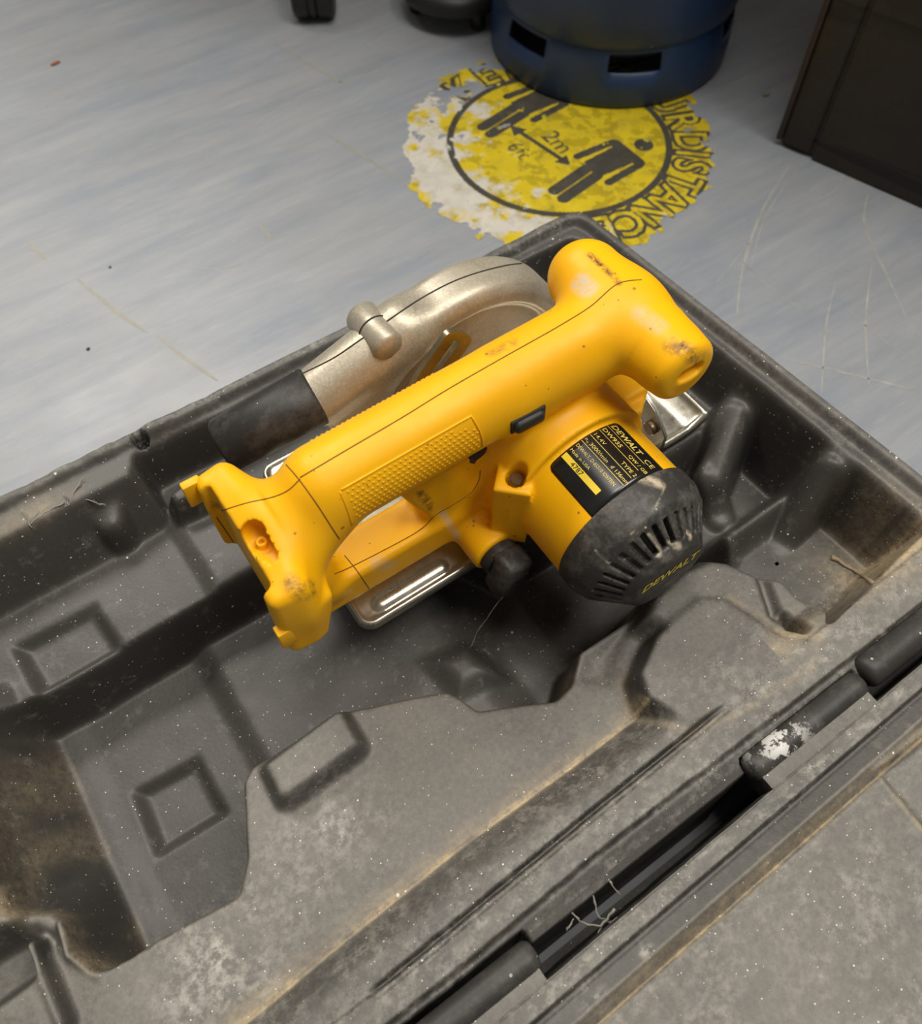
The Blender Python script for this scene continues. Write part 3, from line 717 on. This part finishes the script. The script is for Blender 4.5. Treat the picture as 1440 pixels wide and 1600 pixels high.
for x in np.arange(67, 131, 2.6):                    # the same pad on the far side
    for th in np.arange(-1.7, -.62, .135):
        c = tubept(x, th, 18.8); n = tubept(x, th, 30)-c; n.normalize(); a = Vector((1, 0, 0)); b = n.cross(a); k = len(gv)
        for q in range(6): gv.append(tuple(c+a*.85*math.cos(q*math.pi/3)+b*.85*math.sin(q*math.pi/3)))
        gv.append(tuple(c+n*.7))
        for q in range(6): gf.append((k+q, k+(q+1) % 6, k+6))
o = link_mesh('grip_dots', gv, gf, YEL, HOUSE); o['kind'] = 'stuff'
fr = [tubept(x, .88, 19.0) for x in np.linspace(64, 130, 24)]+[tubept(130+3*math.sin((t-.88)/1.1*1.5), t, 19.0) for t in np.linspace(.96, 1.95, 12)]
link_mesh('grip_frame', *tube(fr, .6, 6), YEL, HOUSE)
link_mesh('grip_frame', *tube([tubept(64, t, 19.0) for t in np.linspace(.88, 1.95, 14)], .6, 6), YEL, HOUSE)
# fine teeth along the far upper edge of the handle
# battery foot rails, recess with its screw post
def latch(c, h, rot=0): return from_bm('battery_rail', box_bm(c, h, .8, 2, Matrix.Rotation(rot, 3, 'X')), YEL, HOUSE, sharp=40)
latch((14.5, 238, 174), (4.5, 2.2, 8)); latch((20, 164.5, 150), (6.5, 3, 7))
# switches
h, nn = pick((825, 656), HB); xa = (pick((840, 648), HB)[0]-pick((808, 665), HB)[0]).normalized(); ya = nn.cross(xa).normalized(); xa = ya.cross(nn)
MB = Matrix((xa, ya, nn)).transposed()
from_bm('lock_button', box_bm(h+nn*.6, (8.2, 3.9, 2.8), 2.4, 3, MB), m_black('black_button_plastic', (.012, .011, .010), .12), SAW)
from_bm('button_slot', box_bm(h-nn*.3, (9.4, 5.0, .8), .7, 2, MB), GROOVEG, HOUSE)
tq = Py(742, 728, 190); from_bm('trigger', box_bm((tq[0], 200, tq[2]), (12, 8, 5), 2.0, 3, Matrix.Rotation(math.radians(-14), 3, 'Y')), BLK, SAW)
bm = cyl_bm((150, 174, 143.3), (150, 174, 147.5), 3.8, seg=18); o = from_bm('screw', bm, RUST, HOUSE, sharp=40)

# ------------------------------------------------------------------ motor end cap with vents
def build_cap():
    s = SDF((140, 90, 78), (234, 142, 172), .8)
    prof = [(0, 132), (40.6, 132), (40.6, 122.5), (37.8, 115), (23.6, 99.2), (22.4, 97.4), (20.8, 96.8), (0, 96.8)]
    g = np.meshgrid(*[a.astype(np.float32) for a in s.ax], indexing='ij', sparse=True)
    rr = np.hypot(g[0]-MX, g[2]-MZ); R2 = np.arange(0, 70, .4); Yg = s.ax[1]
    D = sdpoly(*np.meshgrid(R2, Yg, indexing='ij'), prof)            # 2-D profile distance
    ri = np.clip(rr/.4, 0, len(R2)-2); i0 = ri.astype(int); fr = ri-i0
    jy = np.arange(len(Yg))[None, :, None]
    i0b = np.broadcast_to(i0, (len(s.ax[0]), len(Yg), len(s.ax[2]))); frb = np.broadcast_to(fr, i0b.shape); jb = np.broadcast_to(jy, i0b.shape)
    s.F = (-(D[i0b, jb]*(1-frb)+D[i0b+1, jb]*frb)).astype(np.float32)
    for k in range(-8, 9):
        a = math.radians(k*11.5-8); rx, rz = math.sin(a), math.cos(a)
        deep = 6 if abs(k) < 2 else 2.6; w = 1.5 if abs(k) < 4 else 1.25
        def f(x, y, z, rx=rx, rz=rz, deep=deep, w=w):
            u = (x-MX)*rx+(z-MZ)*rz; t = (x-MX)*rz-(z-MZ)*rx
            su = (u-31)*.744+(107.4-y)*.668; sl = (u-31)*.668-(107.4-y)*.744
            return np.maximum(np.maximum(np.abs(t)-w, np.abs(sl+1.2)-6.6), np.maximum(-su-deep, -u))
        s.F = np.maximum(s.F, -f(*g))
    return s.mesh(1)
CV, CQ = build_cap(); CB = BVHTree.FromPolygons([tuple(v) for v in CV], [tuple(q) for q in CQ])
CAP = link_mesh('motor_cap', CV, CQ, m_black('dusty_motor_cap_plastic', (.034, .032, .029), .75), SAW)
attr(CAP, 'pale', paint(CV, CB, [([(1005, 748), (1030, 756)], 2.6, .75), ([(1012, 838), (1020, 850), (1030, 866)], 1.5, 1.1), ([(1045, 850), (1060, 853)], 1.8, .6), ([(1072, 832), (1078, 840)], 1.3, .8), ([(1038, 760), (1025, 790), (985, 835)], .5, .6), ([(930, 860), (950, 880), (985, 872)], .6, .5)], 1))
def place_text(name, items, mapf, mat, parent):
    vs, fs = [], []
    for txt, size, u, v, kw in items:
        tv, tf = text_geo(txt, size, **kw); k = len(vs)
        vs += [tuple(mapf(u+a, v+b)) for a, b in tv]; fs += [tuple(k+i for i in t) for t in tf]
    return link_mesh(name, vs, fs, mat, parent, False)
# badge on the end face: reads along +X seen from -Y
bv, bf = text_geo('DEWALT', 9.5, .25, .15, .92); bv = bv-(bv.min(0)+bv.max(0))/2
link_mesh('cap_badge', [(MX+a, 96.55, MZ+6+b) for a, b in bv], bf, PRINTB, CAP, False)
# ------------------------------------------------------------------ rating label wrapped on the motor
def cylhit(px, py, r):
    o, d = ray(px, py); ox, oz = o.x-MX, o.z-MZ; A = d.x**2+d.z**2; B = ox*d.x+oz*d.z; Cc = ox*ox+oz*oz-r*r
    t = (-B-math.sqrt(max(B*B-A*Cc, 0)))/A; p = o+d*t; return math.atan2(p.x-MX, p.z-MZ), p.y
LR = MR+.25
for q in ((975, 668), (860, 730), (920, 808), (1035, 738)): print('LABEL', q, [round(x, 3) for x in cylhit(*q, LR)])
TH0, TH1, LY0, LY1 = -.66, .50, 166.0, 132.0
def tmap(u, v, r=LR+.12): return lmap(u*1.07, v*.877, r)
def lmap(u, v, r=LR+.12):                           # u: mm along the baseline (towards -Y), v: mm up (towards +X)
    th = TH0+v/LR; return (MX+r*math.sin(th), LY0-u, MZ+r*math.cos(th))
def label():
    Wd, Hh, rc = LY0-LY1, (TH1-TH0)*LR, 3.5; vs, fs = [], []; nu, nv = 12, 36
    for r in (LR, MR-.6):
        for i in range(nu+1):
            for j in range(nv+1):
                u, v = Wd*i/nu, Hh*j/nv
                cu, cv = min(max(u, rc), Wd-.1), min(max(v, rc), Hh-rc)
                du, dv = u-cu, v-cv; m = math.hypot(du, dv)
                if m > rc: u, v = cu+du*rc/m, cv+dv*rc/m
                vs.append(lmap(u, v, r))
    N = (nu+1)*(nv+1)
    for i in range(nu):
        for j in range(nv):
            a = i*(nv+1)+j; fs.append((a, a+1, a+nv+2, a+nv+1))
    ring = [i*(nv+1) for i in range(nu+1)]+[nu*(nv+1)+j for j in range(1, nv+1)]+[i*(nv+1)+nv for i in range(nu-1, -1, -1)]+[j for j in range(nv-1, 0, -1)]
    for a, b in zip(ring, ring[1:]+ring[:1]): fs.append((a, b, b+N, a+N))
    L = link_mesh('rating_label', vs, fs, LABELM, SAW)
    items = [('DEWALT', 5.6, 1.0, 45.0, dict(bold=.12, shear=.15, sx=.86)), ('CE', 4.8, 24.0, 44.6, {}),
             ('DW935', 3.9, .8, 38.4, dict(bold=.05, sx=1.0)), ('QW / GB', 3.0, 18.8, 38.6, {}),
             ('14.4V', 3.4, .8, 31.8, {}), ('TYPE 2', 3.2, 20.0, 32.0, {}),
             ('n', 3.0, .8, 26.0, {}), ('o', 2.0, 2.4, 25.3, {}), ('3000/min', 3.3, 4.2, 25.6, {}), ('d 136mm', 3.2, 19.0, 25.7, dict(sx=.95)),
             ('DEWALT, D-65510 IDSTEIN', 3.0, .9, 19.6, dict(sx=.74)), ('Made in USA', 2.5, .9, 15.6, {})]
    place_text('label_lettering', items, tmap, PRINT, L)
    def strip(name, u0, u1, v0, v1, mat):
        n = max(2, int((u1-u0)/2)); vs = []; 
        for i in range(n+1): u = u0+(u1-u0)*i/n; vs += [tmap(u, v0), tmap(u, v1)]
        link_mesh(name, vs, [(2*i, 2*i+2, 2*i+3, 2*i+1) for i in range(n)], mat, L, False)
    for v, u0, u1 in ((43.2, 0, 26), (36.8, .6, 27.5), (30.2, .6, 29), (24.0, .6, 29.8)): strip('label_rule', u0, u1, v, v+.35, PRINT)
    strip('label_bar', .8, 25.5, 9.6, 13.4, PRINTB)
    place_text('bar_number', [('4787', 4.0, 6.5, 10.1, dict(sx=.95))], lambda u, v: tmap(u, v, LR+.3), INK, L)
label()
# ------------------------------------------------------------------ depth lock knob
bm = cyl_bm((136, 168.5, 93), (136, 162, 93), 11.0, 11.0, 24, 1); o = from_bm('depth_lock_knob', bm, BLK, SAW, sharp=40)
bm = bmesh.new()
kn = from_bm('knob_wing', box_bm((135.5, 156.5, 90), (8.8, 7.5, 14), 3.2, 2, Matrix.Rotation(math.radians(14), 3, 'Y')), BLK, o)

# ------------------------------------------------------------------ upper blade guard, dust port
def build_guard():
    s = SDF((84, 252, 72), (268, 312, 180), 1.0)
    s.add(cyl((MX, 266, 98), (MX, 298, 98), 75, 75, 9))
    s.add(capsule((88, 280, 139.5), (150, 281, 158), 15, 16), 12)
    s.add(rbox((130, 274, 128), (34, 6, 26), 4, -20, 'y'), 6)
    s.clip(lambda x, y, z: np.maximum(86-x, 80-z+0*x)+0*y)
    s.sub(cyl((MX, 255, 98), (MX, 268.5, 98), 61, 61, 2))
    return s.mesh(2)
GV, GQ = build_guard(); GB = BVHTree.FromPolygons([tuple(v) for v in GV], [tuple(q) for q in GQ])
GUARD = link_mesh('blade_guard', GV, GQ, SIL, SAW)
seam('guard_seam', [(470, 585), (520, 560), (560, 533), (600, 505), (660, 465), (720, 435), (790, 415), (845, 410)], GB, .45, GROOVEG, GUARD)
BOSS = from_bm('clamp_boss', cyl_bm((136, 298, 164), (136, 266, 166), 9.4, 8.6, 30, 2.2), SIL, GUARD, sharp=50)
link_mesh('clamp_split', *tube([(136+9.15*math.cos(t), 283, 165+9.15*math.sin(t)) for t in np.linspace(-.6, 3.7, 30)], .4, 5), GROOVEG, BOSS)
def nozzle():
    a, b = Vector((96, 280, 142.)), Vector((40, 287, 130)); bm = cyl_bm(a, b, 16.6, 15.2, 32, 2.0); return from_bm('dust_nozzle', bm, RUB, SAW, sharp=50)
nozzle()
bm = cyl_bm((80, 262, 98), (88, 254, 116), 7, 7, 22, 1.5); from_bm('guard_pivot', bm, SIL, SAW, sharp=50)
# depth-adjust bracket: curved steel strap with a slot
def strap():
    cx, cz, R = 60., 96., 130.; vs, fs = [], []; n = 30
    c = [P(706, 505, 166), P(690, 520, 162), P(668, 552, 156), P(645, 590, 150), P(620, 635, 140), P(600, 680, 120)]
    zc = [168, 164, 158, 150, 138, 112]; path = [Vector((c[i][0], 250, zc[i])) for i in range(6)]
    return path
def strap_mesh():
    ctr = [(170, 172), (165, 167), (156, 157), (147, 146), (140, 132), (135, 116), (133, 100)]
    pts = []
    for i in range(len(ctr)-1):
        p0 = ctr[max(i-1, 0)]; p1 = ctr[i]; p2 = ctr[i+1]; p3 = ctr[min(i+2, len(ctr)-1)]
        for t in np.linspace(0, 1, 6, endpoint=(i == len(ctr)-2)):
            pts.append(Vector([.5*(2*p1[k]+(p2[k]-p0[k])*t+(2*p0[k]-5*p1[k]+4*p2[k]-p3[k])*t*t+(3*p1[k]-p0[k]-3*p2[k]+p3[k])*t**3) for k in (0, 1)]))
    bm = bmesh.new(); n = len(pts); rows = []
    for i, p in enumerate(pts):
        t = (pts[min(i+1, n-1)]-pts[max(i-1, 0)]).normalized(); nn = Vector((-t.y, t.x)); w = 11*math.sqrt(max(0.12, 1-max(0, 1-i/5)**2)); s_ = 2.6
        rows.append([bm.verts.new((p.x+nn.x*o, 252, p.y+nn.y*o)) for o in (-w, -s_, s_, w)])
    for i in range(n-1):
        for k in range(3):
            if k == 1 and 5 <= i <= n-6: continue
            bm.faces.new((rows[i][k], rows[i+1][k], rows[i+1][k+1], rows[i][k+1]))
    r = bmesh.ops.extrude_face_region(bm, geom=bm.faces[:])
    for v in [g for g in r['geom'] if isinstance(g, bmesh.types.BMVert)]: v.co.y -= 3
    bmesh.ops.recalc_face_normals(bm, faces=bm.faces[:])
    return bm
from_bm('depth_strap', strap_mesh(), m_steel('grease_stained_steel', (.46, .40, .26), .75), SAW, sharp=40)
# ------------------------------------------------------------------ shoe plate
def shoe():
    xs = np.arange(56, 308, 1.2); ys = np.arange(174, 306.5, 1.2); X, Y = np.meshgrid(xs, ys, indexing='ij')
    rc = np.where(X > 200, 1.5, 9.); cx, cy, hx, hy = 181, 240.5, 124.5, 63.5
    qx = np.abs(X-cx)-hx+rc; qy = np.abs(Y-cy)-hy+rc
    d = -(np.minimum(np.maximum(qx, qy), 0)+np.hypot(np.maximum(qx, 0), np.maximum(qy, 0))-rc)
    Z = np.where(d > 0, 72+1.8*np.exp(-((d-2.2)/1.6)**2)-3.5*np.clip(1-d/1.6, 0, 1)**2, 66)
    a, b = P(592, 938, 73), P(690, 890, 73)
    dd = sdline(X, Y, [(a[0], (a[1]+b[1])/2), (b[0], (a[1]+b[1])/2)]); Z = Z+3.2*np.sqrt(np.clip(1-(dd/4.6)**2, 0, 1))
    lip = np.clip((X-289)/15, 0, 1); Z = Z+np.where(d > 0, 7*lip**1.5, 0)
    gx, gy = np.gradient(d, 1.2); gn = np.maximum(np.hypot(gx, gy), .3)
    sh = np.where(d < 0, np.minimum(-d, 3.5), 0); X = X+gx/gn*sh; Y = Y+gy/gn*sh
    Zin = 72-3.5; Z = np.where(d < 0, Zin+np.where(X > 289, 7*np.clip((X-289)/15, 0, 1)**1.5, 0), Z)
    cell = np.maximum(np.maximum(d[:-1, :-1], d[1:, :-1]), np.maximum(d[:-1, 1:], d[1:, 1:])); drop = np.ones(d.shape, bool); drop[:-1, :-1] = cell < 0
    o = link_mesh('shoe_plate', np.stack([X, Y, Z], -1).reshape(-1, 3), grid_faces(len(xs), len(ys), drop), STEEL, SAW)
    m = o.modifiers.new('thickness', 'SOLIDIFY'); m.thickness = .002; m.offset = -1
    return o
SHOE = shoe()
bm = bmesh.new()
def plate_yz(x, pts, t):
    bm = bmesh.new(); f = bm.faces.new([bm.verts.new((x, y, z)) for y, z in pts]); r = bmesh.ops.extrude_face_region(bm, geom=[f])
    for v in [g for g in r['geom'] if isinstance(g, bmesh.types.BMVert)]: v.co.x += t
    bmesh.ops.recalc_face_normals(bm, faces=bm.faces[:]); bmesh.ops.bevel(bm, geom=bm.edges[:], offset=.6, segments=2, affect='EDGES'); return bm
BR = from_bm('bevel_bracket', plate_yz(265, [(176, 72), (222, 72), (222, 104), (208, 108), (188, 100), (176, 87)], 2.5), ZINC, SAW, sharp=40)
from_bm('bracket_screw', cyl_bm((265, 187, 86), (261.5, 187, 86), 4.6, seg=20), RUST, BR, sharp=40)
from_bm('bevel_bracket', plate_yz(276, [(214, 72), (240, 72), (240, 104), (222, 100), (216, 92)], 2.2), ZINC, SAW, sharp=40)

# ------------------------------------------------------------------ gas cylinder
def gas():
    g = empty('gas_cylinder', 'blue steel gas cylinder with slotted foot ring standing on the yellow floor sticker', 'gas cylinder')
    c = (609, 627); R = 120.; BL = m_blue(); seg = 120; rows = [(R-3, 0), (R, 2.5), (R+.6, 8), (R+.6, 20), (R+.3, 37), (R-.5, 42), (R-1.2, 47), (R-3, 54), (R-6, 60)]
    vs, fs = [], []
    for r, z in rows:
        for k in range(seg): t = 2*math.pi*k/seg; vs.append((c[0]+r*math.cos(t), c[1]+r*math.sin(t), z))
    front = math.degrees(math.atan2(-c[1], -c[0]))
    for i in range(len(rows)-1):
        for k in range(seg):
            a = (k+.5)*360/seg; cut = False
            for m in range(6):
                d = (a-(front+15+m*61)+180) % 360-180
                if abs(d) < 11.9 and 4 <= i <= 6: cut = True
            if not cut: j = (k+1) % seg; fs.append((i*seg+k, i*seg+j, (i+1)*seg+j, (i+1)*seg+k))
    o = link_mesh('foot_ring', vs, fs, BL, g); m = o.modifiers.new('thickness', 'SOLIDIFY'); m.thickness = .003; m.offset = -1
    prof = [(0, 22), (60, 26), (90, 34), (104, 43), (R-5, 54), (R+.5, 66), (R+2.5, 84), (R+3, 110), (R+2, 200), (R-4, 225), (R-18, 250), (R-45, 268), (60, 276), (30, 279), (0, 280)]
    link_mesh('cylinder_body', *lathe(prof, c, 96), BL, g)
    link_mesh('collar', *lathe([(72, 270), (74, 273), (74, 336), (72, 340), (69, 336), (69, 273)], c, 48), BL, g)
    link_mesh('valve', *lathe([(0, 345), (10, 345), (12, 340), (12, 316), (18, 312), (18, 278), (0, 278)], c, 24), m_plain('brass', (.55, .38, .12), .35, 1.), g)
gas()
# ------------------------------------------------------------------ dark box at the right
def crate():
    p0 = np.array([627., 405.]); p1 = np.array([666., 274.]); e = (p1-p0)/np.linalg.norm(p1-p0); n = np.array([-e[1], e[0]])
    if n[0] < 0: n = -n
    Wd, Dp, Hh = 470., 380., 430.; ang = math.atan2(e[1], e[0]); MC = m_crate()
    g = empty('storage_box', 'dark brown creased vinyl covered box standing right of the blue cylinder', 'box')
    def bx(name, u0, u1, d0, d1, z0, z1, bev, mat, par):
        c = p0+e*(u0+u1)/2+n*(d0+d1)/2
        return from_bm(name, box_bm((c[0], c[1], (z0+z1)/2), ((u1-u0)/2, (d1-d0)/2, (z1-z0)/2), bev, 4, Matrix.Rotation(ang, 3, 'Z')), mat, par, sharp=50)
    bx('side_panel', 0, 34.3, 0, Dp, 0, Hh, 9, MC, g); bx('front_panel', 35.2, Wd, 0, Dp, 0, Hh, 2, MC, g)
    bx('inner_body', 6, Wd-5, 3.5, Dp-5, 2, Hh-3, 1, MC, g); bx('lid', -3, Wd+3, -3, Dp+3, Hh, Hh+30, 8, MC, g)
    bx('edge_piping', -1.8, 3, -.5, 2.5, 6, Hh-4, .8, m_plain('brown_piping', (.05, .027, .016), .6), g)
crate()
# ------------------------------------------------------------------ swivel chair at the top edge (only two castors reach the frame)
def chair():
    g = empty('swivel_chair', 'black swivel chair, one castor standing on the floor at the top edge', 'chair')
    B = m_plain('black_nylon', (.012, .011, .011), .5); CH = m_plain('bright_chrome', (.8, .78, .72), .15, 1., .1)
    c1 = np.array([383., 838.]); R = 285.; ctr = c1+R*np.array([.55, .835]); a0 = math.atan2(c1[1]-ctr[1], c1[0]-ctr[0]); sgn = 1
    for k in range(5):
        a = a0+sgn*k*2*math.pi/5; x, y = ctr[0]+R*math.cos(a), ctr[1]+R*math.sin(a); t = Vector((-math.sin(a), math.cos(a), 0))
        leg = from_bm('base_leg', cyl_bm((ctr[0], ctr[1], 105), (x, y, 74), 22, 14, 16, 4), B, g)
        cs = from_bm('castor', cyl_bm((x, y, 40), (x, y, 76), 7, 7, 14, 1), CH, leg)
        for s_ in (-1, 1):
            p = Vector((x, y, 24))+t*12*s_; bm = cyl_bm(p-t*9, p+t*9, 24, 24, 28, 3); from_bm('castor_wheel', bm, B, leg)
        hood = cyl_bm(Vector((x, y, 27))-t*4, Vector((x, y, 27))+t*4, 26, 26, 24, 2); from_bm('castor_hood', hood, B, leg)
    from_bm('column', cyl_bm((ctr[0], ctr[1], 95), (ctr[0], ctr[1], 420), 26, 22, 20, 3), B, g)
    from_bm('seat', box_bm((ctr[0], ctr[1], 450), (235, 235, 35), 30, 4), B, g)
    from_bm('backrest', box_bm((ctr[0], ctr[1]+225, 720), (210, 30, 240), 28, 4), B, g)
chair()
def stand():
    x, y = P(712, -14, 20); g = empty('floor_stand', 'black round based floor stand cropped by the top edge, left of the blue cylinder', 'stand')
    B = m_plain('black_stand_enamel', (.014, .013, .012), .45)
    link_mesh('base_disc', *lathe([(0, 18), (50, 18), (57, 22), (58, 30), (50, 38), (20, 46), (0, 46)], (x, y), 48), B, g)
    from_bm('post', cyl_bm((x, y, 44), (x, y, 700), 14, 14, 20, 2), B, g)
    for a in (.5, 2.6, 4.7): from_bm('foot', cyl_bm((x+42*math.cos(a), y+42*math.sin(a), 0), (x+42*math.cos(a), y+42*math.sin(a), 20), 8, 8, 14, 2), B, g)
stand()
# ------------------------------------------------------------------ bits of dirt
def crumb(name, pix, z, size, mat, label, cat, rot=0.0, group=None):
    x, y = P(*pix, z); bm = bmesh.new(); bmesh.ops.create_icosphere(bm, subdivisions=2, radius=1)
    for v in bm.verts:
        k = 1+.25*(random.random()-.5); v.co = Vector((v.co.x*size[0]*k, v.co.y*size[1]*k, v.co.z*size[2]*k))
    bmesh.ops.rotate(bm, verts=bm.verts, cent=(0, 0, 0), matrix=Matrix.Rotation(rot, 3, 'Z'))
    for v in bm.verts: v.co += Vector((x, y, z+size[2]*.8))
    return tag(from_bm(name, bm, mat), label, cat, group)
crumb('wood_chip', (87, 100), 0, (5.5, 2.2, 1.2), m_plain('rust_orange_chip', (.30, .10, .03), .8), 'small orange brown chip lying on the floor far left', 'debris', .2)
crumb('grit', (138, 546), 0, (1.7, 1.2, .8), GROOVEG, 'dark grit speck on the floor left of the case', 'debris', .4)
crumb('grit', (172, 418), 0, (1.2, 1.0, .6), GROOVEG, 'tiny dark speck on the floor beside a yellowish scuff', 'debris', 0)
crumb('grit', (1196, 148), 0, (5, 3, 1.2), m_plain('pale_grit', (.3, .28, .25), .8), 'pale grit flake on the floor between cylinder and brown box', 'debris', 0)
TB = BVHTree.FromPolygons([tuple(v.co*1000) for v in TR.data.vertices], [tuple(p.vertices) for p in TR.data.polygons])
def on_tray(pix, lift=.8):
    h, n = pick(pix, TB); return h+Vector((0, 0, lift)) if h else None
pts = [on_tray(p) for p in ((1298, 872), (1308, 876), (1318, 884), (1335, 893), (1350, 903), (1362, 912))]; pts = [p for p in pts if p]
tw = link_mesh('dirt_twig', *tube(pts, 1.05, 7, [1.7, 1.3, .9, 1.1, 1.0, 1.3][:len(pts)]), DIRT)
tag(tw, 'sandy brown twig of dirt at the foot of the right case wall', 'debris')
WEB = m_plain('grey_cobweb', (.30, .28, .25), .9)
def cobweb(label, pix_sets, z=None, r=.28):
    vs, fs = [], []
    for s_ in pix_sets:
        pts = []
        for (a, b, zz) in s_: pts.append(Vector((*P(a, b, zz), zz)))
        fine = []
        for i in range(len(pts)-1):
            for t in np.linspace(0, 1, 5, endpoint=False): fine.append(pts[i].lerp(pts[i+1], t)+Vector([(random.random()-.5)*.8 for _ in range(3)]))
        fine.append(pts[-1]); v, f = tube(fine, r, 4, [.6+.9*random.random() for _ in fine]); k = len(vs); vs += v; fs += [tuple(k+i for i in q) for q in f]
    return tag(link_mesh('cobweb', vs, fs, WEB), label, 'cobweb')
cobweb('grey cobweb strands hanging across the black hinge slot', [[(885, 1415, 88), (905, 1440, 84), (940, 1447, 80), (960, 1420, 84)], [(925, 1395, 88), (932, 1430, 82), (950, 1440, 78), (985, 1428, 88)], [(940, 1447, 80), (930, 1470, 78), (950, 1450, 80)], [(950, 1375, 90), (968, 1398, 84)], [(895, 1435, 84), (885, 1455, 82)], [(950, 1440, 80), (975, 1440, 88)]], r=.5)
cobweb('tangled cobweb threads on the broken back rim of the case, at left', [[(130, 745, 101), (112, 775, 99), (98, 790, 97), (120, 778, 97), (150, 785, 96), (165, 790, 92)], [(60, 800, 99), (45, 822, 98), (70, 800, 99), (100, 785, 100)], [(35, 795, 102), (50, 825, 98)], [(100, 770, 102), (108, 790, 98), (98, 792, 98)]], r=.45)
cobweb('thin cobweb thread below the black depth knob', [[(798, 918, 84), (775, 945, 70), (750, 980, 50), (732, 1015, 38)]], r=.22)
# ------------------------------------------------------------------ unseen bench added to shade the cylinder and floor, out of frame
def bench():
    g = empty('shade_bench', 'unseen wooden bench added to shade the blue cylinder, top above the picture', 'shade_bench')
    WD = m_plain('worn_bench_wood', (.30, .20, .11), .6, 0, .35, 20)
    e = np.array([.45, -.893]); n = np.array([.893, .45]); o = np.array([480., 617.]); a = math.atan2(e[1], e[0])
    def bx(name, u, d, z, h, bev):
        c = o+e*u+n*d
        from_bm(name, box_bm((c[0], c[1], z), h, bev, 2, Matrix.Rotation(a, 3, 'Z')), WD, g, sharp=40)
    bx('bench_top', 0, 330, 740, (900, 330, 20), 3)
    for u in (-840, 840):
        for d in (40, 620): bx('leg', u, d, 360, (35, 35, 360), 3)
bench()
